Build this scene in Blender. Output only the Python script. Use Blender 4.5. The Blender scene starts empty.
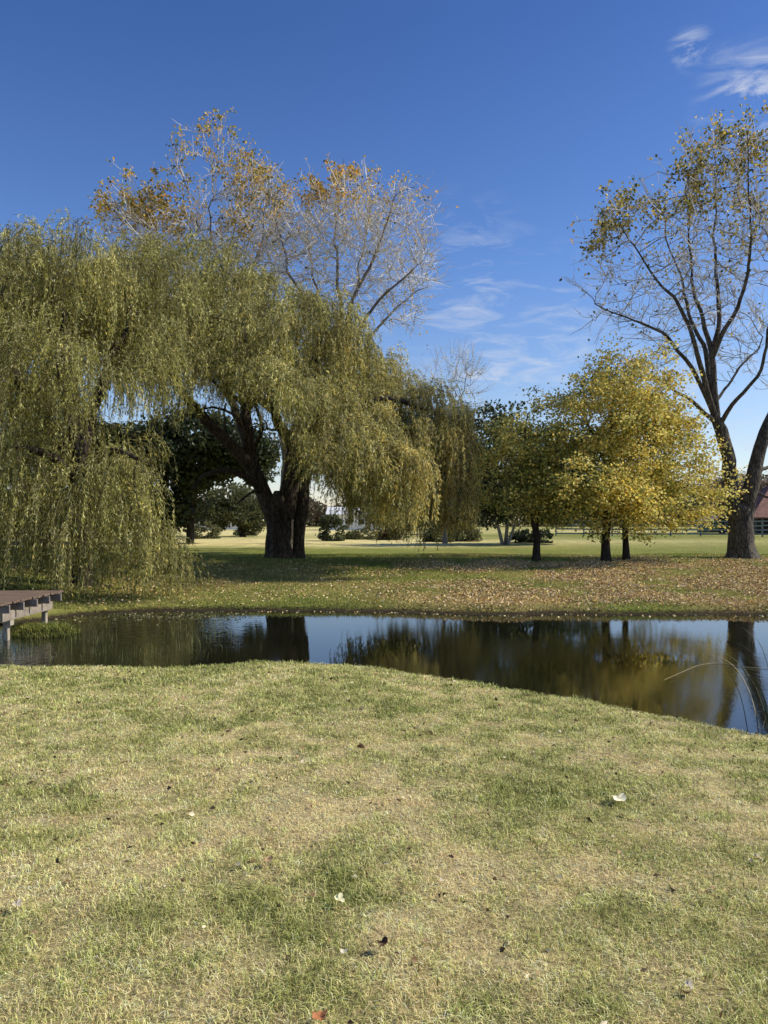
import bpy, math
import numpy as np
from math import radians

rng = np.random.default_rng(7)
scene = bpy.context.scene
C = scene.collection
F, HZ, CAMZ = 739.56, 520.0, 1.6
SUN_AZ = np.array([1.0, 0.03]); SUN_AZ /= np.linalg.norm(SUN_AZ)
SUN_EL = radians(43)


def at(px, py, D):
    return np.array([(px - 384) / F * D, D, CAMZ + (HZ - py) / F * D])


# ------------------------------------------------------------------ noise
def _h(ix, iy, iz, seed):
    n = (ix * 374761393 + iy * 668265263 + iz * 2147483647 + seed * 1274126177) & 0xFFFFFFFF
    n = ((n ^ (n >> 13)) * 1274126177) & 0xFFFFFFFF
    return ((n ^ (n >> 16)) & 0xFFFF) / 65535.0


def vnoise(p, scale=1.0, seed=0, octaves=2):
    p = np.asarray(p, float)
    if p.shape[-1] == 2:
        p = np.concatenate([p, np.zeros(p.shape[:-1] + (1,))], -1)
    out = 0; amp = 1; tot = 0
    for o in range(octaves):
        q = p * scale * (2 ** o) + 17.3 * o
        i = np.floor(q).astype(np.int64); f = q - i; f = f * f * (3 - 2 * f)
        x, y, z = i[..., 0], i[..., 1], i[..., 2]
        fx, fy, fz = f[..., 0], f[..., 1], f[..., 2]
        def g(a, b, c): return _h(x + a, y + b, z + c, seed + o)
        v0 = (g(0,0,0)*(1-fx)+g(1,0,0)*fx)*(1-fy)+(g(0,1,0)*(1-fx)+g(1,1,0)*fx)*fy
        v1 = (g(0,0,1)*(1-fx)+g(1,0,1)*fx)*(1-fy)+(g(0,1,1)*(1-fx)+g(1,1,1)*fx)*fy
        out = out + amp * (v0*(1-fz)+v1*fz); tot += amp; amp *= 0.5
    return out / tot


def unit(v):
    return v / np.maximum(np.linalg.norm(v, axis=-1, keepdims=True), 1e-9)


def smooth(x):
    x = np.clip(x, 0, 1)
    return x * x * (3 - 2 * x)


# ------------------------------------------------------------------ objects
def tag(o, label=None, cat=None, group=None, kind=None):
    if label: o['label'] = label
    if cat: o['category'] = cat
    if group: o['group'] = group
    if kind: o['kind'] = kind
    return o


def thing(name, loc, label, cat, group=None):
    o = bpy.data.objects.new(name, None); C.objects.link(o)
    o.location = [float(x) for x in loc]; o.empty_display_size = 0.3
    o['base'] = [float(x) for x in loc]
    return tag(o, label, cat, group)


def mesh_obj(name, V, Q, mat, parent=None, col=None, smooth_=False):
    V = np.asarray(V, np.float32).reshape(-1, 3); Q = np.asarray(Q, np.int32)
    if parent is not None:
        root = parent
        off = np.zeros(3)
        while root is not None:
            off += np.array(root.location); root = root.parent
        V = V - off.astype(np.float32)
    me = bpy.data.meshes.new(name)
    k = Q.shape[1]
    me.vertices.add(len(V)); me.vertices.foreach_set('co', V.ravel())
    me.loops.add(Q.size); me.loops.foreach_set('vertex_index', Q.ravel())
    me.polygons.add(len(Q)); me.polygons.foreach_set('loop_start', np.arange(0, Q.size, k, dtype=np.int32))
    me.polygons.foreach_set('use_smooth', np.full(len(Q), smooth_))
    if col is not None:
        a = me.color_attributes.new('Col', 'FLOAT_COLOR', 'POINT')
        cc = np.ones((len(V), 4), np.float32); cc[:, :3] = col
        a.data.foreach_set('color', cc.ravel())
    me.update(calc_edges=True)
    me.materials.append(mat)
    o = bpy.data.objects.new(name, me); C.objects.link(o)
    if parent is not None: o.parent = parent
    return o


class MB:
    def __init__(s): s.v = []; s.q = []; s.n = 0
    def add(s, V, Q):
        V = np.asarray(V, float).reshape(-1, 3)
        s.v.append(V); s.q.append(np.asarray(Q, int) + s.n); s.n += len(V)
    def box(s, c, size, rz=0.0, ax=None):
        c = np.array(c, float); h = np.array(size, float) / 2
        P = np.array([[x, y, z] for x in (-1, 1) for y in (-1, 1) for z in (-1, 1)], float) * h
        if ax is None:
            R = np.array([[math.cos(rz), -math.sin(rz), 0], [math.sin(rz), math.cos(rz), 0], [0, 0, 1]])
        else:
            R = np.array(ax).T
        s.add(P @ R.T + c, [[0, 1, 3, 2], [4, 6, 7, 5], [0, 4, 5, 1], [2, 3, 7, 6], [0, 2, 6, 4], [1, 5, 7, 3]])
    def build(s, name, mat, parent=None, smooth_=False, bevel=0):
        o = mesh_obj(name, np.concatenate(s.v), np.concatenate(s.q), mat, parent, smooth_=smooth_)
        if bevel:
            b = o.modifiers.new('bevel', 'BEVEL'); b.width = bevel; b.segments = 2
        return o


# ------------------------------------------------------------------ materials
def mat_new(name):
    m = bpy.data.materials.new(name); m.use_nodes = True
    nt = m.node_tree; nt.nodes.clear()
    out = nt.nodes.new('ShaderNodeOutputMaterial')
    return m, nt, out


def N(nt, t, **kw):
    n = nt.nodes.new(t)
    for k, v in kw.items():
        if k in n.inputs: n.inputs[k].default_value = v
        else: setattr(n, k, v)
    return n


def noise(nt, scale, detail=4, rough=0.6, vec=None, dist=0.0):
    n = N(nt, 'ShaderNodeTexNoise'); n.inputs['Scale'].default_value = scale
    n.inputs['Detail'].default_value = detail; n.inputs['Roughness'].default_value = rough
    n.inputs['Distortion'].default_value = dist
    if vec is not None: nt.links.new(vec, n.inputs['Vector'])
    return n.outputs['Fac']


def ramp(nt, fac, stops):
    r = nt.nodes.new('ShaderNodeValToRGB'); nt.links.new(fac, r.inputs[0])
    e = r.color_ramp.elements
    while len(e) < len(stops): e.new(0.5)
    for i, (p, c) in enumerate(stops):
        e[i].position = p; e[i].color = (*c, 1) if len(c) == 3 else c
    return r.outputs[0]


def mixc(nt, fac, a, b, mode='MIX'):
    m = nt.nodes.new('ShaderNodeMix'); m.data_type = 'RGBA'; m.blend_type = mode
    for s, v in ((m.inputs[0], fac), (m.inputs[6], a), (m.inputs[7], b)):
        if hasattr(v, 'links'): nt.links.new(v, s)
        elif isinstance(v, (int, float)): s.default_value = v
        else: s.default_value = (*v, 1)
    return m.outputs[2]


def leaf_mat(name, trans=0.3, rough=0.5, jitter=0.25, spec=0.3):
    m, nt, out = mat_new(name)
    a = N(nt, 'ShaderNodeVertexColor', layer_name='Col')
    geo = N(nt, 'ShaderNodeNewGeometry')
    hs = N(nt, 'ShaderNodeHueSaturation')
    mr = N(nt, 'ShaderNodeMapRange'); nt.links.new(geo.outputs['Random Per Island'], mr.inputs[0])
    mr.inputs[3].default_value = 1 - jitter; mr.inputs[4].default_value = 1 + jitter
    nt.links.new(mr.outputs[0], hs.inputs['Value']); nt.links.new(a.outputs['Color'], hs.inputs['Color'])
    p = N(nt, 'ShaderNodeBsdfPrincipled', Roughness=rough)
    p.inputs['Specular IOR Level'].default_value = spec
    nt.links.new(hs.outputs[0], p.inputs['Base Color'])
    t = N(nt, 'ShaderNodeBsdfTranslucent'); nt.links.new(hs.outputs[0], t.inputs['Color'])
    mx = N(nt, 'ShaderNodeMixShader'); mx.inputs[0].default_value = trans
    nt.links.new(p.outputs[0], mx.inputs[1]); nt.links.new(t.outputs[0], mx.inputs[2])
    nt.links.new(mx.outputs[0], out.inputs[0])
    return m


def bark_mat(name, dark, light, scale=3.0, bump=0.6, stretch=0.22):
    m, nt, out = mat_new(name)
    tc = N(nt, 'ShaderNodeTexCoord'); mp = N(nt, 'ShaderNodeMapping')
    mp.inputs['Scale'].default_value = (1, 1, stretch); nt.links.new(tc.outputs['Object'], mp.inputs[0])
    f = noise(nt, scale * 2.2, 6, 0.65, mp.outputs[0], 0.8)
    vor = N(nt, 'ShaderNodeTexVoronoi', feature='DISTANCE_TO_EDGE'); vor.inputs['Scale'].default_value = scale * 4.5
    nt.links.new(mp.outputs[0], vor.inputs['Vector'])
    c = ramp(nt, f, [(0.3, dark), (0.55, tuple((np.array(dark) + light) / 2)), (0.75, light)])
    c2 = mixc(nt, ramp(nt, vor.outputs[0], [(0.0, (0, 0, 0)), (0.12, (1, 1, 1))]), tuple(np.array(dark) * 0.45), c)
    big = noise(nt, 0.9, 3, 0.5, tc.outputs['Object'])
    c3 = mixc(nt, 1.0, c2, ramp(nt, big, [(0.3, (0.75, 0.75, 0.75)), (0.7, (1.15, 1.12, 1.08))]), 'MULTIPLY')
    p = N(nt, 'ShaderNodeBsdfPrincipled', Roughness=0.9); p.inputs['Specular IOR Level'].default_value = 0.15
    nt.links.new(c3, p.inputs['Base Color'])
    b = N(nt, 'ShaderNodeBump'); b.inputs['Strength'].default_value = bump; b.inputs['Distance'].default_value = 0.06
    ad = N(nt, 'ShaderNodeMath', operation='ADD'); nt.links.new(f, ad.inputs[0]); nt.links.new(vor.outputs[0], ad.inputs[1])
    nt.links.new(ad.outputs[0], b.inputs['Height']); nt.links.new(b.outputs[0], p.inputs['Normal'])
    nt.links.new(p.outputs[0], out.inputs[0])
    return m


def simple_mat(name, c1, c2, scale=4, rough=0.8, bump=0.2, stretch=(1, 1, 1)):
    m, nt, out = mat_new(name)
    tc = N(nt, 'ShaderNodeTexCoord'); mp = N(nt, 'ShaderNodeMapping')
    mp.inputs['Scale'].default_value = stretch; nt.links.new(tc.outputs['Object'], mp.inputs[0])
    f = noise(nt, scale, 6, 0.65, mp.outputs[0])
    c = ramp(nt, f, [(0.3, c1), (0.7, c2)])
    p = N(nt, 'ShaderNodeBsdfPrincipled', Roughness=rough); nt.links.new(c, p.inputs['Base Color'])
    p.inputs['Specular IOR Level'].default_value = 0.25
    b = N(nt, 'ShaderNodeBump'); b.inputs['Strength'].default_value = bump; b.inputs['Distance'].default_value = 0.02
    nt.links.new(f, b.inputs['Height']); nt.links.new(b.outputs[0], p.inputs['Normal'])
    nt.links.new(p.outputs[0], out.inputs[0])
    return m


M_leaf = leaf_mat('leaf', 0.48, .45, .3, .4)
M_willow = leaf_mat('willow_leaf', 0.42, 0.42, 0.4, 0.45)
M_grass = leaf_mat('grass_blade', 0.25, 0.6, 0.3, 0.2)
M_litter = leaf_mat('dry_leaf', 0.1, 0.7, 0.35, 0.2)
M_bark = bark_mat('rough_bark', (0.035, 0.027, 0.021), (0.15, 0.122, 0.095))
M_barkg = bark_mat('grey_bark', (0.055, 0.046, 0.037), (0.23, 0.20, 0.165))
M_barkl = bark_mat('light_grey_bark', (0.12, 0.105, 0.09), (0.40, 0.36, 0.31), 4, .4)
M_barkd = bark_mat('dark_bark', (0.03, 0.025, 0.02), (0.10, 0.085, 0.07))
M_pale = bark_mat('pale_bark', (0.22, 0.20, 0.175), (0.5, 0.47, 0.42), 4, 0.3)
M_twig = simple_mat('twig', (0.20, 0.17, 0.14), (0.42, 0.38, 0.33), 2.0)
M_twigp = simple_mat('pale_twig', (0.5, 0.46, 0.42), (0.8, 0.76, 0.70), 2.0)
M_twigd = simple_mat('dark_twig', (0.05, 0.04, 0.03), (0.13, 0.11, 0.08), 2.0)
M_twigy = simple_mat('willow_twig', (0.13, 0.11, 0.05), (0.30, 0.25, 0.11), 2.0)

# ------------------------------------------------------------------ terrain
WATER = -0.5
_ns = [(0, 667), (75, 667), (150, 668), (210, 667), (260, 664), (330, 664), (365, 667), (400, 672), (470, 683), (560, 698), (640, 713), (700, 724), (768, 737)]
NX = [(p[0] - 384) / F * (2.0 * F / (p[1] - HZ)) for p in _ns]; NY = [2.0 * F / (p[1] - HZ) for p in _ns]
NX = [-16, -9] + NX + [4.6, 6.0, 8.0, 12, 40]; NY = [10.6, 10.4] + NY + [6.1, 4.9, 3.0, 0.0, -14]
FX = [-16, -10.5, -9.0, -7.8, -6.8, -5.6, -3.0, -1.2, 3, 9, 20, 40]
FY = [10.0, 11.5, 13.9, 14.7, 16.3, 17.0, 17.05, 17.0, 16.5, 16.45, 16.6, 14]


def shores(X):
    n = (vnoise(np.stack([X, X * 0], -1), 1.3, 3) - 0.5)
    yn = np.interp(X, NX, NY) + 0.22 * n
    yf = np.interp(X, FX, FY) + 0.5 * (vnoise(np.stack([X, X * 0 + 9], -1), 0.8, 5, 3) - 0.5)
    return yn, yf


def ground_h(X, Y):
    X = np.asarray(X, float); Y = np.asarray(Y, float)
    yn, yf = shores(X)
    P = np.stack([X, Y], -1)
    und = (vnoise(P, 0.35, 11, 3) - 0.5)
    near = -0.40 * np.clip(Y / np.maximum(yn, 1), 0, 1) ** 1.5 + 0.07 * und * smooth((yn - Y) / 2) + 0.025 * (vnoise(P, 2.5, 8) - 0.5)
    s = Y - yf
    far = -0.47 + 0.12 * smooth(s / 0.35) + 0.55 * smooth(s / 9.5) + 0.12 * und * smooth(s / 2) * smooth((70 - Y) / 30) + 0.03 * (vnoise(P, 2.0, 9) - 0.5) * smooth(s / .3)
    mid = yn + (yf - yn) * 0.5
    h = np.where(Y < mid, near, far)
    d = np.minimum(Y - yn, yf - Y)
    inside = d > 0
    bed = np.where(Y < mid, -0.40 - 0.9 * smooth(d / 0.5), -0.47 - 0.7 * smooth(d / 1.2))
    h = np.where(inside, bed, h)
    hum = np.exp(-(((X + 6.3) / 0.8) ** 2 + ((Y - 13.62) / 0.55) ** 2) * 1.2)
    h = np.where(inside, np.maximum(h, -0.85 + 0.44 * np.clip(hum * 1.6, 0, 1)), h)
    return h


xs = np.concatenate([-np.geomspace(420, 17, 40), np.arange(-16, 20.01, 0.11), np.geomspace(21, 420, 40)])
ys = np.concatenate([np.linspace(-60, -2, 14), np.arange(-1, 4, 0.25), np.arange(4, 20, 0.08), np.arange(20, 34, 0.25), np.geomspace(35, 900, 60)])
GX, GY = np.meshgrid(xs, ys)
GZ = ground_h(GX, GY)
V = np.stack([GX, GY, GZ], -1).reshape(-1, 3)
nx_, ny_ = len(xs), len(ys)
I = np.arange(nx_ * ny_).reshape(ny_, nx_)
Q = np.stack([I[:-1, :-1], I[:-1, 1:], I[1:, 1:], I[1:, :-1]], -1).reshape(-1, 4)


def dryness(X, Y):
    """0 green .. 1 straw; broad worn patches in the mown grass"""
    P = np.stack([X, Y], -1)
    v = 0.35 * vnoise(P, 1.1, 21, 3) + 0.65 * vnoise(P, 5.5, 22, 3)
    v = 0.5 + (v - 0.5) * 2.6
    # greener towards the bank, straw patches nearer
    v += 0.10 - 0.22 * smooth((Y - 5.0) / 2.5)
    for cx, cy, r, a in ((-0.65, 4.1, 0.55, .45), (-1.5, 3.8, 0.6, .3), (-1.0, 2.65, 0.45, .3), (0.05, 2.9, 0.35, .2), (0.75, 3.3, .5, .28), (0.3, 3.9, .4, .1),
                         (-0.45, 3.05, 0.32, -.6), (-1.1, 3.05, 0.30, -.45), (-0.12, 3.35, .22, -.35), (-0.2, 2.6, 0.22, -.5), (1.3, 3.3, 0.4, -.25), (1.4, 4.6, .7, -.3), (-1.9, 5.2, 0.8, .1), (-.25, 3.65, .2, -.4)):
        v += a * np.exp(-((X - cx) ** 2 + (Y - cy) ** 2) / r ** 2)
    return np.clip(v, 0, 1)


def far_col(X, Y):
    P = np.stack([X, Y], -1)
    yn, yf = shores(X)
    n1 = vnoise(P, 0.35, 31, 3); n2 = vnoise(P, 1.5, 32, 3); n3 = vnoise(P * np.array([0.4, 1.0]), 0.08, 33, 3)
    green = np.array([0.20, 0.225, 0.05]); tan = np.array([0.38, 0.29, 0.12]); straw = np.array([0.68, 0.58, 0.27])
    w = np.clip((n1 - 0.5) * 2 + 0.45 + (n2 - .5) * 1.0, 0, 1)
    w = w * (0.35 + .65 * smooth((X + 1) / 4)) + .5 * np.exp(-(((X + 3.6) / 3.2) ** 2 + ((Y - 21) / 2.6) ** 2) ** 2) * n2
    w = w * (1 - 0.75 * smooth((Y - 24) / 3))
    w2 = smooth((Y - 34) / 9) * np.clip(0.8 - 0.5 * smooth((X - 1) / 6) + (n3 - 0.5) * 1.6, 0, 1)
    c = green * (1 - w[..., None]) + tan * w[..., None]
    c = c * (1 - w2[..., None]) + straw * w2[..., None]
    return c * (0.8 + 0.4 * n2[..., None])


def near_col(X, Y):
    d = dryness(X, Y)[..., None]
    g = np.array([0.25, 0.25, 0.08]); t = np.array([0.64, 0.52, 0.28])
    return g * (1 - d) + t * d


yn_, yf_ = shores(GX)
mud = np.array([0.045, 0.035, 0.022])
col = np.where((GY < (yn_ + yf_) / 2)[..., None], near_col(GX, GY) * 0.85, far_col(GX, GY))
edge_m = smooth(1 - np.abs(np.minimum(GY - yn_, yf_ - GY) + 0.05) / (.02 + .22 * vnoise(np.stack([GX, GY * 0], -1), 1.1, 15, 3))) * (GY > (yn_ + yf_) / 2)
edge_m = np.where((GY > yn_) & (GY < yf_), 1.0, edge_m)[..., None]
col = col * (1 - edge_m) + mud * edge_m

m, nt, out = mat_new('ground')
a = N(nt, 'ShaderNodeVertexColor', layer_name='Col'); tc = N(nt, 'ShaderNodeTexCoord')
f1 = noise(nt, 22, 8, 0.75, tc.outputs['Object']); f2 = noise(nt, 3.0, 5, 0.6, tc.outputs['Object'])
k = mixc(nt, 1.0, a.outputs['Color'], ramp(nt, f1, [(0.28, (0.35, 0.36, 0.33)), (0.5, (0.95, 0.95, 0.95)), (0.7, (1.6, 1.55, 1.45))]), 'MULTIPLY')
k = mixc(nt, 1.0, k, ramp(nt, f2, [(0.3, (0.8, 0.85, 0.8)), (0.7, (1.18, 1.12, 1.08))]), 'MULTIPLY')
p = N(nt, 'ShaderNodeBsdfPrincipled', Roughness=0.95); p.inputs['Specular IOR Level'].default_value = 0.1
nt.links.new(k, p.inputs['Base Color'])
b = N(nt, 'ShaderNodeBump'); b.inputs['Strength'].default_value = 0.8; b.inputs['Distance'].default_value = 0.05
nt.links.new(f1, b.inputs['Height']); nt.links.new(b.outputs[0], p.inputs['Normal'])
nt.links.new(p.outputs[0], out.inputs[0])
M_ground = m
g = mesh_obj('ground', V, Q, M_ground, col=col.reshape(-1, 3), smooth_=True); tag(g, kind='structure')

# ------------------------------------------------------------------ water
m, nt, out = mat_new('pond_water')
tc = N(nt, 'ShaderNodeTexCoord'); mp = N(nt, 'ShaderNodeMapping'); mp.inputs['Scale'].default_value = (1, 0.8, 1)
nt.links.new(tc.outputs['Object'], mp.inputs[0])
w1 = noise(nt, 7.0, 3, 0.55, mp.outputs[0], 0.4); w2 = noise(nt, 26.0, 3, 0.6, mp.outputs[0]); w3 = noise(nt, 0.45, 2, 0.5, tc.outputs['Object'])
p = N(nt, 'ShaderNodeBsdfPrincipled', Roughness=0.008, IOR=1.45)
nt.links.new(ramp(nt, w3, [(0.35, (0.007, 0.008, 0.004)), (0.65, (0.014, 0.013, 0.006))]), p.inputs['Base Color'])
b1 = N(nt, 'ShaderNodeBump'); b1.inputs['Distance'].default_value = 0.10
b2 = N(nt, 'ShaderNodeBump'); b2.inputs['Distance'].default_value = 0.006
sx = N(nt, 'ShaderNodeSeparateXYZ'); nt.links.new(tc.outputs['Object'], sx.inputs[0])
mr = N(nt, 'ShaderNodeMapRange'); mr.interpolation_type = 'SMOOTHSTEP'; nt.links.new(sx.outputs[0], mr.inputs[0])
mr.inputs[1].default_value = -2.2; mr.inputs[2].default_value = -4.6; mr.inputs[3].default_value = 0; mr.inputs[4].default_value = .12
for nd_, bb, lo_, hi_ in ((0, b1, .003, .016), (1, b2, .012, .16)):
    ad = N(nt, 'ShaderNodeMath', operation='ADD'); nt.links.new(ramp(nt, w3, [(0.35, (lo_,) * 3), (0.7, (hi_,) * 3)]), ad.inputs[0]); nt.links.new(mr.outputs[0], ad.inputs[1])
    nt.links.new(ad.outputs[0], bb.inputs['Strength'])
nt.links.new(w1, b1.inputs['Height']); nt.links.new(w2, b2.inputs['Height']); nt.links.new(b1.outputs[0], b2.inputs['Normal'])
nt.links.new(b2.outputs[0], p.inputs['Normal']); nt.links.new(p.outputs[0], out.inputs[0])
wx = np.linspace(-15, 39, 60); yn_, yf_ = shores(wx)
V = np.concatenate([np.stack([wx, yn_ - 0.35 + 0 * wx, wx * 0 + WATER], -1), np.stack([wx, np.maximum(yf_ + 0.4, yn_), wx * 0 + WATER], -1)])
n = len(wx); Q = np.array([[i, i + 1, n + i + 1, n + i] for i in range(n - 1)])
tag(mesh_obj('pond_water', V, Q, m), kind='structure')


# ------------------------------------------------------------------ leaf / blade / tube builders
def leaves(P, Dv, L, W, col, fold=0.25):
    n = len(P)
    Dv = unit(Dv)
    r = unit(rng.normal(size=(n, 3)))
    S = unit(np.cross(Dv, r)); Nn = np.cross(S, Dv)
    L = np.broadcast_to(np.asarray(L, float), (n,))[:, None]; W = np.broadcast_to(np.asarray(W, float), (n,))[:, None]
    v = np.empty((n, 4, 3))
    mid = P + Dv * L * 0.45
    v[:, 0] = P; v[:, 1] = mid + S * W / 2 + Nn * W * fold; v[:, 2] = P + Dv * L; v[:, 3] = mid - S * W / 2 + Nn * W * fold
    q = np.arange(n * 4).reshape(n, 4)
    return v.reshape(-1, 3), q, np.repeat(np.broadcast_to(col, (n, 3)), 4, 0)


def blades(P, H, W, lean, col, tipcol=1.15):
    """grass blades, two quads each"""
    n = len(P)
    az = rng.uniform(0, 2 * np.pi, n); d = np.stack([np.cos(az), np.sin(az), az * 0], -1)
    az2 = az + np.pi / 2 + rng.normal(0, 0.6, n); s = np.stack([np.cos(az2), np.sin(az2), az * 0], -1)
    up = np.array([0, 0, 1.0])
    H = np.asarray(H)[:, None]; W = np.asarray(W)[:, None]; lean = np.asarray(lean)[:, None]
    m1 = P + up * H * 0.55 * (1 - 0.35 * lean) + d * H * 0.3 * lean
    m2 = P + up * H * (1 - 0.75 * lean) + d * H * 0.95 * lean
    v = np.empty((n, 6, 3))
    v[:, 0] = P - s * W / 2; v[:, 1] = P + s * W / 2
    v[:, 2] = m1 - s * W * 0.42; v[:, 3] = m1 + s * W * 0.42
    v[:, 4] = m2 - s * W * 0.08; v[:, 5] = m2 + s * W * 0.08
    b = np.arange(n)[:, None] * 6
    q = np.concatenate([b + np.array([0, 1, 3, 2]), b + np.array([2, 3, 5, 4])], 0)
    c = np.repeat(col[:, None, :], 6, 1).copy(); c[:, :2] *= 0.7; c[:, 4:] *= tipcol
    return v.reshape(-1, 3), q, c.reshape(-1, 3)


def tube(pts, rad, sides=8, rough=0.0, seed=0, flare=None):
    pts = np.asarray(pts, float); rad = np.asarray(rad, float); n = len(pts)
    T = np.gradient(pts, axis=0); T = unit(T)
    a = np.cross(T[0], [0.3, 1, 0.1]); a = unit(a)
    ang = np.linspace(0, 2 * np.pi, sides, endpoint=False)
    V = np.empty((n, sides, 3))
    for i in range(n):
        a = a - T[i] * np.dot(a, T[i]); a = unit(a); bb = np.cross(T[i], a)
        rr = rad[i]
        ring = np.cos(ang)[:, None] * a + np.sin(ang)[:, None] * bb
        if rough:
            rid = vnoise(np.stack([np.cos(ang) * 1.7, np.sin(ang) * 1.7, np.full(sides, i * 0.10)], -1), 1.6, seed, 3) - 0.5
            rr = rad[i] * (1 + rough * 2 * rid)
            if flare is not None:
                rr = rr * (1 + flare[i] * (0.25 + 0.9 * np.clip(np.cos(ang * 5 + seed + 1.2 * np.sin(ang)), 0, 1)))
            ring = ring * np.asarray(rr)[:, None]
        else:
            ring = ring * rr
        V[i] = pts[i] + ring
    I = np.arange(n * sides).reshape(n, sides); J = np.roll(I, -1, 1)
    Q = np.stack([I[:-1], J[:-1], J[1:], I[1:]], -1).reshape(-1, 4)
    return V.reshape(-1, 3), Q


def tube_batch(P, R, sides=3):
    """P [N,K,3], R [N,K]"""
    n, k, _ = P.shape
    T = unit(P[:, -1] - P[:, 0])
    a = unit(np.cross(T, unit(rng.normal(size=(n, 3))))); b = np.cross(T, a)
    ang = np.linspace(0, 2 * np.pi, sides, endpoint=False)
    ring = np.cos(ang)[None, :, None] * a[:, None] + np.sin(ang)[None, :, None] * b[:, None]
    V = P[:, :, None, :] + ring[:, None] * R[:, :, None, None]
    I = np.arange(n * k * sides).reshape(n, k, sides); J = np.roll(I, -1, 2)
    Q = np.stack([I[:, :-1], J[:, :-1], J[:, 1:], I[:, 1:]], -1).reshape(-1, 4)
    return V.reshape(-1, 3), Q


def spline(ctrl, step=0.3):
    """ctrl rows x,y,z,r -> resampled"""
    c = np.asarray(ctrl, float)
    c = np.concatenate([[2 * c[0] - c[1]], c, [2 * c[-1] - c[-2]]])
    out = []
    for i in range(1, len(c) - 2):
        p0, p1, p2, p3 = c[i - 1], c[i], c[i + 1], c[i + 2]
        n = max(2, int(np.linalg.norm(p2[:3] - p1[:3]) / step))
        for t in np.linspace(0, 1, n, endpoint=False):
            out.append(0.5 * ((2 * p1) + (-p0 + p2) * t + (2 * p0 - 5 * p1 + 4 * p2 - p3) * t * t + (-p0 + 3 * p1 - 3 * p2 + p3) * t ** 3))
    out.append(c[-2])
    o = np.array(out); o[:, 3] = np.maximum(o[:, 3], min(0.012, float(c[:, 3].max())))
    return o


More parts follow.
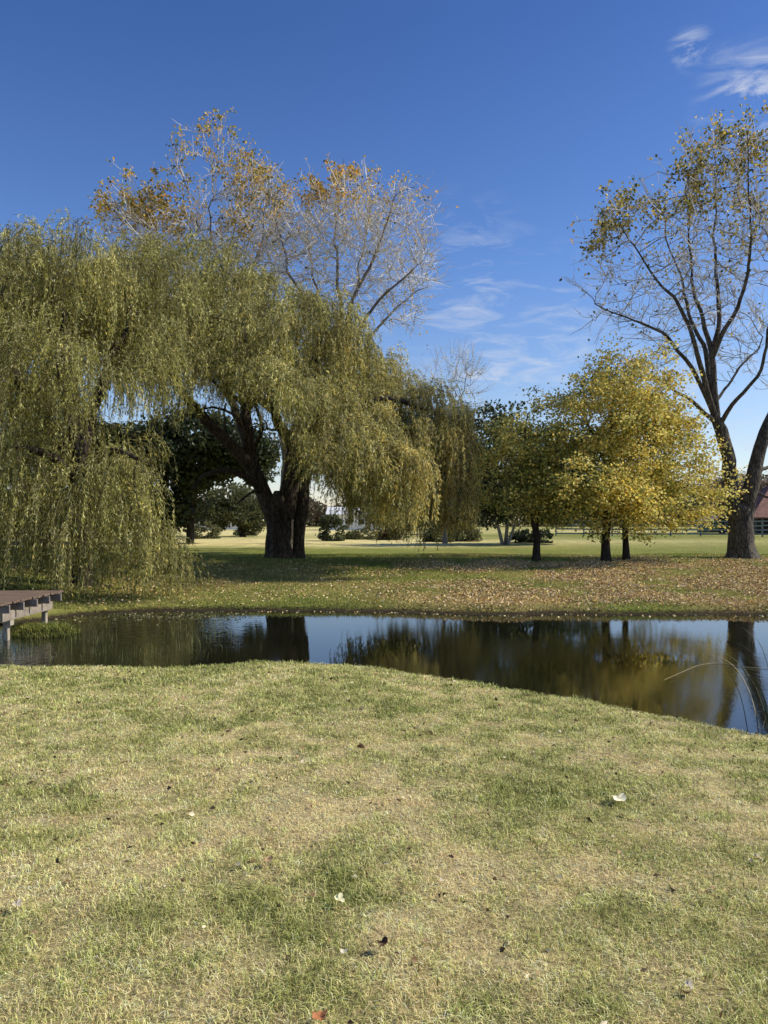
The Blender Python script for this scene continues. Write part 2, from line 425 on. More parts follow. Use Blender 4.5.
class Tree:
    """trunk and limbs are laid out along given paths, the finer branches grow into the crown's volume"""
    def __init__(s, root, bark, seed):
        s.root = root; s.bark = bark; s.P = []; s.R = []; s.par = []; s.seed = seed; s.ng = 0; s.grow_ok = []
    def path(s, ctrl, name='limb', sides=10, rough=0.08, flare=False, wob=0.05, grow=True, step=0.25):
        c = np.array([list(at(px, py, D)) + [r] for px, py, D, r in ctrl])
        if flare: c[0, 2] = ground_h(c[0, 0], c[0, 1]) - 0.15
        o = spline(c, step)
        k = len(o); L = np.linspace(0, 1, k)[:, None]
        w = np.stack([vnoise(np.stack([np.arange(k) * 0.35, np.full(k, s.seed + j * 7.7 + len(s.P))], -1), 1, s.seed, 2) - 0.5 for j in range(3)], -1)
        o[:, :3] += w * wob * 2 * np.clip(L * 4, 0, 1) * (1 + 2 * L)
        fl = None
        if flare:
            z = o[:, 2] - o[0, 2]; fl = 0.55 * np.exp(-z / 0.35)
        V, Q = tube(o[:, :3], o[:, 3], sides, rough, s.seed + len(s.P), fl)
        mesh_obj(name, V, Q, s.bark, s.root, smooth_=True)
        b = len(s.P)
        for i in range(k):
            s.P.append(o[i, :3]); s.R.append(o[i, 3]); s.par.append(b + i - 1 if i else -1); s.grow_ok.append(grow and i > 1)
        s.ng = len(s.P)
        return o
    def colonize(s, A, step=0.35, di=3.0, dk=0.6, iters=90, tropism=0.0, jit=0.15):
        P = np.array(s.P); n = len(P); cap = n + 14000
        NP_ = np.zeros((cap, 3)); NP_[:n] = P; par = np.full(cap, -1); par[:n] = s.par
        ok = np.zeros(cap, bool); ok[:n] = s.grow_ok
        idx = np.where(ok[:n])[0]
        nd = np.full(len(A), 1e9); ni = np.zeros(len(A), int)
        for c0 in range(0, len(idx), 200):
            ii = idx[c0:c0 + 200]; d = np.linalg.norm(A[:, None] - NP_[ii][None], axis=2)
            j = d.argmin(1); dm = d[np.arange(len(A)), j]; u = dm < nd; nd[u] = dm[u]; ni[u] = ii[j[u]]
        live = nd > dk
        lastdir = {}
        for it in range(iters):
            rad = di if it > 25 else 1e9
            act = live & (nd < rad)
            if not act.any(): break
            src = ni[act]; dv = unit(A[act] - NP_[src])
            un, inv = np.unique(src, return_inverse=True)
            acc = np.zeros((len(un), 3)); np.add.at(acc, inv, dv)
            acc = unit(unit(acc) + rng.normal(0, jit, acc.shape) + np.array([0, 0, tropism]))
            new = NP_[un] + acc * step
            # refuse repeats of the same growth
            keep = np.array([not (u in lastdir and np.dot(lastdir[u], a_) > 0.97) for u, a_ in zip(un, acc)])
            for u, a_ in zip(un, acc): lastdir[u] = a_
            if not keep.any(): 
                live[act] = False; continue
            new = new[keep]; pu = un[keep]
            if n + len(new) > cap: break
            NP_[n:n + len(new)] = new; par[n:n + len(new)] = pu
            ids = np.arange(n, n + len(new)); n += len(new)
            la = np.where(live)[0]
            for c0 in range(0, len(ids), 300):
                ii = ids[c0:c0 + 300]; d = np.linalg.norm(A[la][:, None] - NP_[ii][None], axis=2)
                j = d.argmin(1); dm = d[np.arange(len(la)), j]; u = dm < nd[la]; nd[la[u]] = dm[u]; ni[la[u]] = ii[j[u]]
            live &= nd > dk
        s.NP = NP_[:n]; s.npar = par[:n]
    def radii(s, r0=0.008, e=2.4, cap=0.16):
        n = len(s.NP); ch = [[] for _ in range(n)]
        for i in range(s.ng, n): ch[s.npar[i]].append(i)
        acc = np.zeros(n)
        for i in range(n - 1, s.ng - 1, -1):
            if not ch[i]: acc[i] = r0 ** e
            acc[s.npar[i]] += acc[i]
        R = np.zeros(n); R[:s.ng] = s.R; R[s.ng:] = np.minimum(acc[s.ng:] ** (1 / e), cap)
        for i in range(s.ng, n):
            R[i] = min(R[i], R[s.npar[i]] * 0.92)
        s.NR = R; s.ch = ch
    def branch_mesh(s, mat, name='branches'):
        Vs, Qs, off = [], [], 0
        n = len(s.NP); used = np.zeros(n, bool)
        for i in range(s.ng, n):
            if used[i]: continue
            p = s.npar[i]
            chain = [p, i]; used[i] = True; cur = i
            while s.ch[cur]:
                k = max(s.ch[cur], key=lambda q: s.NR[q]); chain.append(k); used[k] = True; cur = k
            pts = s.NP[chain].copy(); rad = s.NR[chain].copy(); rad[0] = rad[1]
            rad[-1] *= 0.6
            V, Q = tube(pts, rad, 5 if rad[1] > 0.03 else 3)
            Vs.append(V); Qs.append(Q + off); off += len(V)
        if Vs: mesh_obj(name, np.concatenate(Vs), np.concatenate(Qs), mat, s.root, smooth_=True)
    def twigs(s, mat, per=3, rmax=0.03, ln=(0.3, 0.9), r=0.006, up=0.3, name='twigs', second=2):
        idx = np.where((s.NR[s.ng:] < rmax))[0] + s.ng
        idx = np.repeat(idx, per); n = len(idx)
        base = s.NP[idx]; pd = unit(s.NP[idx] - s.NP[s.npar[idx]])
        d = unit(pd * 0.9 + rng.normal(0, 0.55, (n, 3)) + np.array([0, 0, up]))
        L = rng.uniform(*ln, n)[:, None]
        d2 = unit(d + rng.normal(0, 0.25, (n, 3)) + np.array([0, 0, up * 0.6]))
        base = base - pd * rng.uniform(0, 0.3, (n, 1))
        P = np.stack([base, base + d * L * 0.5, base + d * L * 0.5 + d2 * L * 0.5], 1)
        R = np.stack([np.full(n, r), np.full(n, r * 0.75), np.full(n, r * 0.35)], 1)
        allP, allR = [P], [R]; tips = [P[:, 2]]
        for q in range(second):
            t = rng.uniform(0.3, 0.95, (n, 1)); b0 = P[:, 0] * (1 - t) + P[:, 2] * t
            dd = unit(d2 + rng.normal(0, 0.6, (n, 3)) + np.array([0, 0, up * 0.5])); LL = L * rng.uniform(0.3, 0.6, (n, 1))
            P2 = np.stack([b0, b0 + dd * LL * 0.5, b0 + dd * LL + rng.normal(0, 0.02, (n, 3))], 1)
            allP.append(P2); allR.append(R * 0.7); tips.append(P2[:, 2])
        P = np.concatenate(allP); R = np.concatenate(allR)
        V, Q = tube_batch(P, R, 3)
        if up > .2:   # long leading shoots break the crown's outline
            q = rng.choice(idx, min(len(idx), 420)); L = rng.uniform(.5, 1.15, (len(q), 1)); o_ = unit(s.NP[q] - s.NP[s.ng:].mean(0))
            d = unit(o_ + rng.normal(0, .3, o_.shape) + np.array([0, 0, .5])); b0 = s.NP[q]
            P3 = np.stack([b0, b0 + d * L * .5, b0 + d * L + np.array([0, 0, .12])], 1); R3 = np.tile([r * 1.3, r, r * .4], (len(q), 1))
            V3, Q3 = tube_batch(P3, R3, 3); Q = np.concatenate([Q, Q3 + len(V)]); V = np.concatenate([V, V3]); tips.append(P3[:, 2])
        mesh_obj(name, V, Q, mat, s.root)
        s.tips = np.concatenate(tips); s.tw = P
        return s.tips


def ellipsoids(E, n, shell=0.0, zmin=None):
    """E rows px,py,D,rx,ry,rz; random points, weighted by size"""
    w = np.array([(e[3] * e[4] * e[5]) ** (2 / 3) for e in E]); w /= w.sum()
    k = rng.choice(len(E), n, p=w); E = np.array(E, float)
    d = unit(rng.normal(size=(n, 3))); r = (shell ** 3 + (1 - shell ** 3) * rng.uniform(0, 1, n)) ** (1 / 3)
    c = np.array([at(*e[:3]) for e in E])
    return c[k] + d * r[:, None] * E[k, 3:6], k


# ------------------------------------------------------------------ willows
def strands(start, outd, L, floor, r, seedcol, side_bias, leafL=0.10, leafW=0.017, per_m=26, K=26, tone=None):
    """drooping whips with narrow leaves; returns (twig P,R), leaf arrays"""
    S = len(start)
    t = np.linspace(0, 1, K)[None, :, None]
    reach = rng.uniform(0.2, 0.95, (S, 1, 1)) * r
    rise = rng.uniform(0.0, 0.22, (S, 1, 1))
    Ls = L[:, None, None]
    ph = rng.uniform(0, 6.28, (S, 1, 1)); am = rng.uniform(0.02, 0.13, (S, 1, 1))
    s_ = t * Ls
    hx = reach * (1 - np.exp(-s_ / 0.35))
    P = start[:, None, :] + outd[:, None, :] * hx
    drop = s_ - 0.5 * (1 - np.exp(-s_ / 0.35)) * 0.7
    P[:, :, 2:3] -= np.maximum(drop, -1) - rise * np.exp(-((s_ - 0.2) / 0.2) ** 2)
    P[:, :, 0:1] += am * np.sin(s_ * 1.7 + ph) * t; P[:, :, 1:2] += am * np.cos(s_ * 1.3 + ph) * t
    P[:, :, 0:1] -= 0.05 * s_ * t  # light breeze
    ok_floor = P[:, :, 2] > floor[:, None]
    # leaves
    cnt = np.maximum((L * per_m).astype(int), 4)
    sid = np.repeat(np.arange(S), cnt); m = len(sid)
    tt = rng.uniform(0.0, 1.0, m) ** 0.9 * (K - 1); i0 = np.minimum(tt.astype(int), K - 2); fr = (tt - i0)[:, None]
    lp = P[sid, i0] * (1 - fr) + P[sid, i0 + 1] * fr
    keep = (lp[:, 2] > floor[sid] + rng.uniform(-.1, .3, m))
    sid, lp, i0 = sid[keep], lp[keep], i0[keep]; m = len(sid)
    dirv = unit(P[sid, i0 + 1] - P[sid, i0])
    dl = unit(dirv * 0.75 + rng.normal(0, 0.52, (m, 3)) + np.array([0, 0, -0.5]))
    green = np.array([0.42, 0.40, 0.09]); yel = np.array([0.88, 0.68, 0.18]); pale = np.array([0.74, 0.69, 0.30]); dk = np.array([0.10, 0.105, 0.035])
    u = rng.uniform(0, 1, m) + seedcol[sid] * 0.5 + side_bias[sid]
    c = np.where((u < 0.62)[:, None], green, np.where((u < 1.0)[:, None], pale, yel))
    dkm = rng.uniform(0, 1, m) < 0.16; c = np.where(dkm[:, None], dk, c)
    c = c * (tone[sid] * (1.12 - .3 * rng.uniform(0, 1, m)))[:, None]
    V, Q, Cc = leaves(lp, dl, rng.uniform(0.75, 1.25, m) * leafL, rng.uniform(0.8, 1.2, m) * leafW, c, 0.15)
    PP = P[:, ::5].copy(); PP[:, :, 2] = np.maximum(PP[:, :, 2], floor[:, None])
    return PP, (V, Q, Cc)


def willow(root, E, floorfn, n_attr, nper, T, Lr=(0.8, 2.6), seed=1, bias=None, gap=None, per_m=26, leafL=0.10, leafW=0.017, Lmul=None):
    A, k = ellipsoids(E, n_attr, 0.35)
    c = np.array([at(*e[:3]) for e in E])
    up = A[:, 2] > c[k, 2] - 0.7 * np.array(E)[k, 5]
    A = A[up]
    A = A[vnoise(A, 0.9, seed + 77, 2) > 0.47]
    if gap is not None: A = A[~gap(A) | ((rng.uniform(0, 1, len(A)) < .05) & (A[:, 2] > 4.2))]
    T.colonize(A, step=0.28, di=3.5, dk=0.38, iters=80, tropism=0.03)
    T.radii(0.007, 2.3, 0.13); T.branch_mesh(M_barkd)
    idx = np.where(T.NR[T.ng:] < 0.03)[0] + T.ng
    if gap is not None: idx = idx[~gap(T.NP[idx])]
    pk = vnoise(T.NP[idx], 1.5, seed + 31, 2) + rng.uniform(-.12, .12, len(idx)) > 0.50
    idx = np.concatenate([np.repeat(idx[pk], int(nper * 1.7)), idx])
    if Lmul is not None:
        rt = idx[(Lmul(T.NP[idx]) > 1.25) & (T.NP[idx, 0] > -.5)]; idx = np.concatenate([idx, np.repeat(rt, 2)])
    if gap is not None:
        w_ = np.array([i for i in range(T.ng) if T.grow_ok[i] and T.R[i] < .09]); w_ = rng.choice(w_, int(len(w_) * .5), replace=False)
        idx = np.concatenate([idx, np.repeat(w_, 5)])
    n = len(idx); st = T.NP[idx] + rng.normal(0, 0.13, (n, 3))
    ctr = np.array(T.root.location); od = st - ctr; od[:, 2] = 0
    cl = rng.normal(0, 0.9, (len(T.NP), 3))[idx]; tone = rng.uniform(.5, 1.35, len(T.NP))[idx]; Lc = rng.uniform(.35, 1.5, len(T.NP))[idx]; cl[:, 2] = 0
    od = unit(unit(od) * 0.8 + cl + rng.normal(0, 0.35, (n, 3)) * np.array([1, 1, 0]))
    clump = vnoise(st, 1.1, seed, 2)
    L = rng.uniform(Lr[0] * .6 + Lr[1] * .4, Lr[1], n) * Lc * (0.45 + 1.1 * clump)
    if Lmul is not None: L = L * Lmul(st)
    fl = floorfn(st)
    sc = rng.uniform(-0.5, 0.5, len(T.NP))[idx] * 0.6 + (clump - 0.5)
    sb = bias(st) if bias is not None else np.zeros(n)
    PP, (V, Q, Cc) = strands(st, od, L, fl, 1.0, sc, sb, leafL, leafW, per_m, tone=tone)
    R = np.linspace(0.005, 0.002, PP.shape[1])[None].repeat(n, 0)
    sub = rng.uniform(0, 1, n) < 0.8
    Vt, Qt = tube_batch(PP[sub], R[sub], 3)
    mesh_obj('twigs', Vt, Qt, M_twigy, root)
    mesh_obj('foliage', V, Q, M_willow, root, col=Cc)
    print('willow nodes', len(T.NP), 'strands', n, 'leaves', len(Q))


# --- the big willow
wb = at(284, 558, 27.0); wb[2] = ground_h(wb[0], wb[1])
W1 = thing('willow_tree', wb, 'large weeping willow with thick split trunk and drooping yellow-green crown on the far bank', 'tree')
T = Tree(W1, M_bark, 3)
T.path([(280, 562, 27, .47), (279, 545, 27, .43), (279, 525, 27, .43), (280, 510, 27, .44), (281, 499, 27, .38), (282, 491, 27, .24)], 'trunk', 28, .16, True, .02, grow=False, step=.12)
T.path([(299, 561, 27.2, .24), (299, 540, 27.2, .20), (301, 515, 27.2, .24), (305, 485, 27.2, .21), (314, 455, 27.4, .17), (330, 425, 27.8, .12), (345, 390, 28, .07)], 'trunk', 16, .12, True, .04, step=.15)
T.path([(275, 520, 27, .33), (263, 490, 27, .28), (252, 462, 27, .25), (246, 430, 27, .23), (244, 400, 27.2, .19), (247, 360, 27.4, .13), (240, 310, 27.5, .09), (232, 275, 27.5, .05)], sides=14, rough=.12)
T.path([(285, 518, 27, .35), (293, 475, 27, .33), (298, 440, 27, .28), (304, 405, 27.2, .25), (316, 360, 27.3, .16), (328, 320, 27.4, .08)], sides=14, rough=.12)
T.path([(254, 470, 27, .24), (236, 450, 26.6, .21), (212, 426, 26.2, .19), (190, 400, 25.8, .16), (168, 368, 25.4, .12), (145, 325, 25, .08), (128, 290, 25, .05)], sides=12, rough=.12)
T.path([(264, 492, 26.9, .16), (245, 476, 26.4, .13), (222, 470, 26, .10), (203, 476, 25.7, .07), (192, 490, 25.5, .04)], sides=8)
T.path([(297, 455, 27, .24), (280, 425, 26, .18), (270, 395, 25, .14), (255, 360, 24, .10), (242, 325, 23.4, .06)], sides=10)
T.path([(299, 435, 27, .24), (325, 418, 26.2, .19), (360, 405, 25.8, .14), (395, 400, 25.8, .10), (428, 408, 26, .06)], sides=10)
T.path([(294, 478, 27, .22), (318, 452, 25.5, .16), (340, 430, 24.4, .11), (352, 415, 23.8, .06)], sides=10)
T.path([(292, 470, 27.2, .26), (305, 430, 29, .18), (322, 380, 31, .12), (345, 345, 32, .06)], sides=10)
T.path([(250, 450, 27.1, .2), (235, 410, 29, .16), (215, 360, 31, .1), (200, 300, 32, .06)], sides=10)
T.path([(245, 415, 27.2, .12), (262, 385, 27, .08), (275, 350, 27, .05)], sides=8)
T.path([(244, 405, 27.2, .10), (228, 392, 26.6, .07), (212, 380, 26, .05), (195, 350, 25.6, .03)], sides=8)
for c_ in ([(246, 430, 27, .09), (232, 415, 26.5, .06), (215, 408, 26, .04), (196, 412, 25.8, .02)], [(250, 455, 27, .09), (262, 430, 26.4, .06), (258, 400, 26, .04), (268, 375, 26, .02)],
           [(298, 450, 27, .10), (285, 430, 27.4, .07), (268, 425, 27.8, .04), (252, 405, 28, .02)], [(236, 450, 26.6, .08), (225, 430, 27.4, .05), (228, 400, 28, .03)],
           [(296, 470, 27, .10), (312, 470, 26.2, .07), (330, 478, 25.6, .04), (345, 490, 25.3, .02)], [(264, 492, 26.9, .08), (250, 490, 26.2, .05), (238, 500, 25.8, .025)]):
    T.path(c_, sides=6, wob=.08)
EW = [(198, 305, 27, 2.9, 2.6, 2.7), (255, 325, 28, 2.6, 2.6, 2.3), (305, 352, 27, 2.4, 2.6, 2.1), (365, 385, 26.8, 2.2, 2.4, 1.9),
      (425, 425, 26.4, 1.35, 1.9, 1.2), (135, 305, 25.5, 2.4, 2.2, 2.4), (235, 350, 23.6, 2.3, 1.7, 1.5), (340, 425, 23.4, 1.9, 1.5, 1.4), (300, 385, 24.5, 2.0, 1.6, 1.4),
      (250, 320, 31, 3, 2.2, 2.2), (350, 385, 30.8, 2.4, 2.0, 1.8), (165, 325, 30.5, 2.6, 2.2, 2.0), (440, 452, 25.8, 1.05, 1.5, 1.1), (395, 450, 24.2, 1.4, 1.5, 1.1),
      (350, 455, 22.6, 1.5, 1.2, 1.0), (285, 400, 22.6, 1.8, 1.4, 1.3), (205, 345, 22.8, 2.0, 1.4, 1.5), (455, 425, 26.6, .8, 1.3, .9), (402, 378, 26.4, 1.6, 1.7, 1.3), (430, 405, 26, 1.2, 1.4, 1.0), (320, 330, 26, 1.8, 1.6, 1.4), (330, 425, 21.4, 1.3, 1.0, .9), (385, 455, 22.0, 1.2, 1.0, .8), (275, 385, 21.4, 1.3, 1.0, .9),
      (445, 490, 25.8, 1.0, 1.4, .9), (400, 485, 25.2, 1.3, 1.4, .9), (350, 480, 24.5, 1.2, 1.2, .7), (370, 430, 28.5, 2.2, 1.6, 1.4), (318, 455, 23.4, .9, .9, .8)]


def floor_w(st):
    px = st[:, 0] / st[:, 1] * F + 384
    lo = np.interp(px, [60, 150, 175, 190, 275, 290, 320, 350, 400, 480], [1.8, 2.4, 4.0, 4.6, 5.2, 3.6, 2.2, 1.7, 0.7, 0.6])
    n = vnoise(st[:, :2], 1.6, 4, 2)
    return lo + (n - 0.45) * 1.9 + rng.uniform(0, 0.5, len(st))


def gap_w(A):
    px = A[:, 0] / A[:, 1] * F + 384; py = HZ - (A[:, 2] - CAMZ) / A[:, 1] * F
    return ((px > 188) & (px < 262) & (py > 398)) | ((px < 190) & (py > 410)) | ((px < 312) & (py > 470)) | ((px > 225) & (px < 304) & (py > 402) & (A[:, 1] > 23.5)) 


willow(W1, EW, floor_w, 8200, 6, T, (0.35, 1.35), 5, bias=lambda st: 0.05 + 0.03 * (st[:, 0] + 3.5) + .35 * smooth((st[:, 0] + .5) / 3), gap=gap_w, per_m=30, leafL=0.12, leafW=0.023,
       Lmul=lambda st: 1 + .9 * smooth((st[:, 0] + 2.0) / 3) * smooth((6.0 - st[:, 2]) / 2))

# --- the nearer willow on the left
wb = at(84, 600, 19.3); wb[2] = ground_h(wb[0], wb[1])
W2 = thing('willow_tree', wb, 'dense weeping willow whose curtain of grey-green whips hangs down behind the dock on the left', 'tree')
T = Tree(W2, M_bark, 13)
T.path([(84, 606, 19.3, .30), (82, 570, 19.3, .26), (80, 520, 19.3, .24), (78, 470, 19.4, .23), (76, 440, 19.5, .21)], 'trunk', 18, .14, True, .04, grow=False, step=.15)
for c_ in ([(77, 445, 19.5, .24), (70, 390, 19.8, .2), (62, 330, 20, .13), (58, 280, 20.1, .06)], [(78, 460, 19.5, .2), (100, 390, 20.4, .16), (125, 330, 21, .1), (135, 280, 21.4, .05)],
           [(77, 460, 19.5, .2), (40, 410, 18.8, .15), (5, 360, 18.2, .1), (-20, 330, 18, .06)], [(78, 480, 19.4, .15), (95, 460, 18.5, .11), (115, 450, 17.8, .08), (140, 462, 17.6, .05)],
           [(77, 480, 19.4, .15), (50, 455, 18, .11), (25, 448, 17.1, .07), (5, 450, 16.8, .05)], [(77, 455, 19.6, .17), (30, 400, 21, .13), (-30, 340, 21.6, .09), (-70, 320, 21.6, .05)],
           [(78, 470, 19.4, .13), (70, 430, 18, .1), (62, 390, 17.3, .07), (60, 360, 17.2, .05)]):
    T.path(c_, sides=10, rough=.1)
EL = [(52, 262, 20, 1.5, 1.6, 1.35), (62, 285, 20, 2.0, 1.9, 1.85), (128, 300, 21.2, 2.0, 1.9, 1.8), (12, 325, 18.4, 1.8, 1.7, 1.7), (-50, 320, 21, 2.2, 2.0, 2.0), (108, 480, 17.9, 1.15, 1.1, 1.0),
      (152, 490, 18.2, .65, .8, .5), (22, 480, 17, 1.3, 1.0, 1.05), (62, 380, 17.4, 1.5, 1.2, 1.1), (100, 385, 19, 1.6, 1.5, 1.1), (-20, 440, 18.5, 1.5, 1.5, 1.3), (55, 300, 22.8, 2.2, 1.6, 1.8), (150, 350, 19.6, 1.1, 1.2, 1.0),
      (-20, 510, 17.3, 1.2, 1.0, 1.0), (60, 505, 17.4, 1.1, .9, .9), (125, 530, 17.9, .9, .9, .7), (85, 548, 17.8, 1.2, .6, .8), (145, 545, 18.2, .8, .7, .8), (20, 550, 17.6, 1.2, .7, .8), (115, 560, 17.9, .9, .6, .6), (90, 440, 20.5, 1.6, 1.4, 1.2), (30, 400, 21.5, 2.2, 1.6, 1.6)]


def floor_l(st):
    n = vnoise(st[:, :2], 1.9, 44, 2)
    g = ground_h(st[:, 0], st[:, 1])
    px = st[:, 0] / st[:, 1] * F + 384
    lo = np.maximum(g, -0.48) + 0.05 + np.clip(n - 0.42, 0, 1) * 2.2
    return lo + np.where((px > 85) & (st[:, 2] > 3.3), 2.6, 0)


def gap_l(A):
    px = A[:, 0] / A[:, 1] * F + 384; py = HZ - (A[:, 2] - CAMZ) / A[:, 1] * F
    return ((px > 96) & (py > 385) & (py < 432)) | (px > 182)


willow(W2, EL, floor_l, 9500, 6, T, (0.25, 1.6), 15, gap=gap_l, per_m=34, leafL=0.10, leafW=0.019, bias=lambda st: -.05 + 0 * st[:, 0],
       Lmul=lambda st: 1 + .7 * smooth((3.6 - st[:, 2]) / 1.5))


# ------------------------------------------------------------------ broadleaf crowns
def litter_cols(n, pal, w):
    pal = np.array(pal); k = rng.choice(len(pal), n, p=np.array(w) / sum(w)); return pal[k]


def maple(name, label, base, paths, E, n_attr, colfn, nleaf_per=9, ls=(0.09, 0.15), seed=1, group=None, bark=M_barkd, twigm=M_twigd, step=0.3, spread=0.19, cat='tree'):
    b = at(*base); b[2] = ground_h(b[0], b[1])
    root = thing(name, b, label, cat, group)
    T = Tree(root, bark, seed)
    for j, c_ in enumerate(paths):
        c_ = [(q[0], q[1], q[2], q[3] * (1 if j == 0 and q[1] > 510 else .7)) for q in c_]
        T.path(c_, 'trunk' if j == 0 else 'limb', 14 if j == 0 else 8, .1, j == 0, .05, grow=True, step=.15)
    A, k = ellipsoids(E, n_attr, 0.3)
    T.colonize(A, step=step, di=2.2, dk=step * 1.5, iters=60, tropism=-0.02)
    T.radii(0.006, 2.3, 0.07); T.branch_mesh(bark)
    tips = T.twigs(twigm, 2, 0.03, (0.2, 0.6), 0.004, 0.05, second=1)
    idx = rng.integers(0, len(tips), int(len(tips) * nleaf_per))
    clump = vnoise(tips * np.array([1, 1, 1.5]), 1.15, seed + 3, 2)[idx]
    idx = idx[clump > 0.48]
    n = len(idx)
    t = rng.normal(0, spread, (n, 3)) * np.array([1.1, 1.1, 0.6])
    P = tips[idx] + t
    d = unit(rng.normal(0, 1, (n, 3)) * np.array([1, 1, 0.5]) + np.array([0, 0, -0.45]))
    V, Q, Cc = leaves(P, d, rng.uniform(*ls, n), rng.uniform(ls[0], ls[1], n) * 0.75, colfn(P), 0.2)
    mesh_obj('foliage', V, Q, M_leaf, root, col=Cc)
    print(name, 'leaves', n)
    return root


Y_ = [(0.93, 0.73, 0.16), (0.86, 0.76, 0.26), (0.42, 0.43, 0.10), (0.14, 0.155, 0.04), (0.72, 0.52, 0.15), (0.58, 0.56, 0.15)]


def yellow_cols(bx, amt, seed):
    def f(P):
        n = len(P); t = .5 + 1.5 * (vnoise(P, 1.1, seed, 2) - .5) + amt + 0.06 * (P[:, 0] - bx) + 0.05 * (P[:, 2] - 3) + rng.normal(0, 0.12, n)
        A = litter_cols(n, Y_, (3, 3, 1, .4, 1.4, 2)); B = litter_cols(n, Y_, (.3, .6, 3, 3, .2, 1.5))
        return np.where((t > 0.5)[:, None], A, B)
    return f


G3 = 'low broad autumn trees with dark trunks on the far bank'
maple('autumn_tree', 'smaller dark olive autumn tree with one low yellow bough, left of the yellow trees', (536, 560, 25.3),
      [[(536, 562, 25.3, .14), (537, 540, 25.3, .115), (535, 515, 25.3, .12), (532, 480, 25.3, .09), (528, 440, 25.3, .05), (525, 415, 25.3, .02)],
       [(536, 520, 25.3, .07), (515, 495, 25, .05), (495, 480, 25, .03)], [(536, 515, 25.3, .07), (560, 500, 24.6, .05), (572, 512, 24.4, .03)]],
      [(528, 448, 25.3, 1.5, 1.5, 1.6), (515, 490, 25.3, 1.5, 1.6, 1.1), (555, 470, 25.6, 1.2, 1.5, 1.6), (562, 515, 24.4, .8, .7, .55)], 650, yellow_cols(5.2, .03, 61), 26, (.075, .125), 61, G3)
maple('autumn_tree', 'tallest of the yellow-leaved trees, with bright yellow peaked crown on a short dark trunk', (606, 562, 25.0),
      [[(606, 563, 25, .16), (606, 540, 25, .135), (607, 515, 25, .125), (608, 470, 25, .11), (612, 420, 25, .07), (616, 370, 25, .03)],
       [(607, 505, 25, .10), (585, 480, 24.6, .07), (560, 460, 24.4, .04)], [(607, 495, 25, .09), (630, 460, 25.4, .06), (655, 440, 25.6, .03)], [(608, 470, 25, .06), (592, 430, 25.3, .04), (580, 405, 25.4, .02)]],
      [(622, 380, 25, 1.7, 1.7, 1.35), (592, 418, 25, 2.0, 2.0, 1.5), (640, 420, 25.3, 1.7, 1.9, 1.5), (590, 475, 24.6, 2.3, 2.2, 1.8), (625, 500, 24.4, 1.6, 1.5, 1.1), (560, 440, 25.2, 1.2, 1.4, 1.2), (570, 405, 25.3, 1.0, 1.2, .8), (645, 370, 25, 1.2, 1.3, .9)], 1700, yellow_cols(7.2, .17, 62), 25, (.08, .13), 62, G3)
maple('autumn_tree', 'golden-leaved tree with thin dark trunk whose crown reaches right to the big bare tree', (627, 561, 25.6),
      [[(627, 562, 25.6, .125), (626, 540, 25.6, .10), (628, 515, 25.6, .11), (640, 480, 25.6, .08), (655, 440, 25.6, .05), (662, 410, 25.6, .02)],
       [(628, 512, 25.6, .07), (655, 495, 25.2, .05), (690, 485, 25, .03)], [(640, 482, 25.6, .06), (670, 465, 25.8, .04), (700, 470, 25.8, .02)]],
      [(662, 440, 25.6, 1.35, 1.6, 1.4), (685, 480, 25.4, 1.4, 1.6, 1.35), (660, 510, 24.9, 1.5, 1.4, .9), (700, 500, 25.2, .8, 1.0, .75), (640, 470, 26.4, 1.6, 1.4, 1.6)], 900, yellow_cols(9.2, .32, 63), 26, (.08, .13), 63, G3)


# ------------------------------------------------------------------ bare trees
def bare(name, label, base, trunk, limbs, E, n_attr, leafpal, leafw, seed, bark, mb, mt, nleaf, zleaf, step=0.4, twl=(0.3, 0.9), per=2, thin=0.006, ls=(.07, .11), sides=24, trop=0.12, cl=()):
    b = at(*base); b[2] = ground_h(b[0], b[1])
    root = thing(name, b, label, 'tree')
    T = Tree(root, bark, seed)
    T.path(trunk, 'trunk', sides, .13, True, .02, grow=False, step=.12)
    for c_ in limbs:
        c_ = [(q[0], q[1], q[2], q[3] * (.82 if q[3] > .25 else .6)) for q in c_]
        T.path(c_, 'limb', 12 if c_[0][3] > .25 else 8, .1, False, .07)
    A, k = ellipsoids(E, n_attr, 0.0)
    A = A[vnoise(A, 0.5, seed + 5, 2) + rng.uniform(-.04, .04, len(A)) > 0.49]
    T.colonize(A, step=step, di=3.0, dk=step * 1.4, iters=70, tropism=trop, jit=0.2)
    T.radii(0.013, 2.35, 0.09); T.branch_mesh(mb)
    tips = T.twigs(mt, per, 0.032, twl, thin, 0.35, second=2)
    # the last leaves cling near the top and at the tips
    z = tips[:, 2]; zn = (z - zleaf) / (z.max() - zleaf)
    pr = np.clip(zn, 0, 1) ** 1.6 * smooth((vnoise(tips, 0.5, seed + 9, 2) - 0.45) / 0.12)
    pr = pr * .06 + 0.008
    for cx, cy, cd, cr_, ca in cl:
        pr += ca * np.exp(-(np.sum((tips - at(cx, cy, cd)) ** 2 * np.array([1, .35, 1]), 1) / cr_ ** 2) ** 1.5) * (vnoise(tips, 1.8, seed, 1) > .45)
    idx = rng.choice(len(tips), nleaf, p=pr / pr.sum())
    P = tips[idx] + rng.normal(0, 0.11, (nleaf, 3))
    V, Q, Cc = leaves(P, rng.normal(0, 1, (nleaf, 3)) + np.array([0, 0, -.6]), rng.uniform(*ls, nleaf), rng.uniform(*ls, nleaf) * .8, litter_cols(nleaf, leafpal, leafw), .2)
    mesh_obj('foliage', V, Q, M_leaf, root, col=Cc)
    print(name, len(T.NP), 'tips', len(tips))
    return root


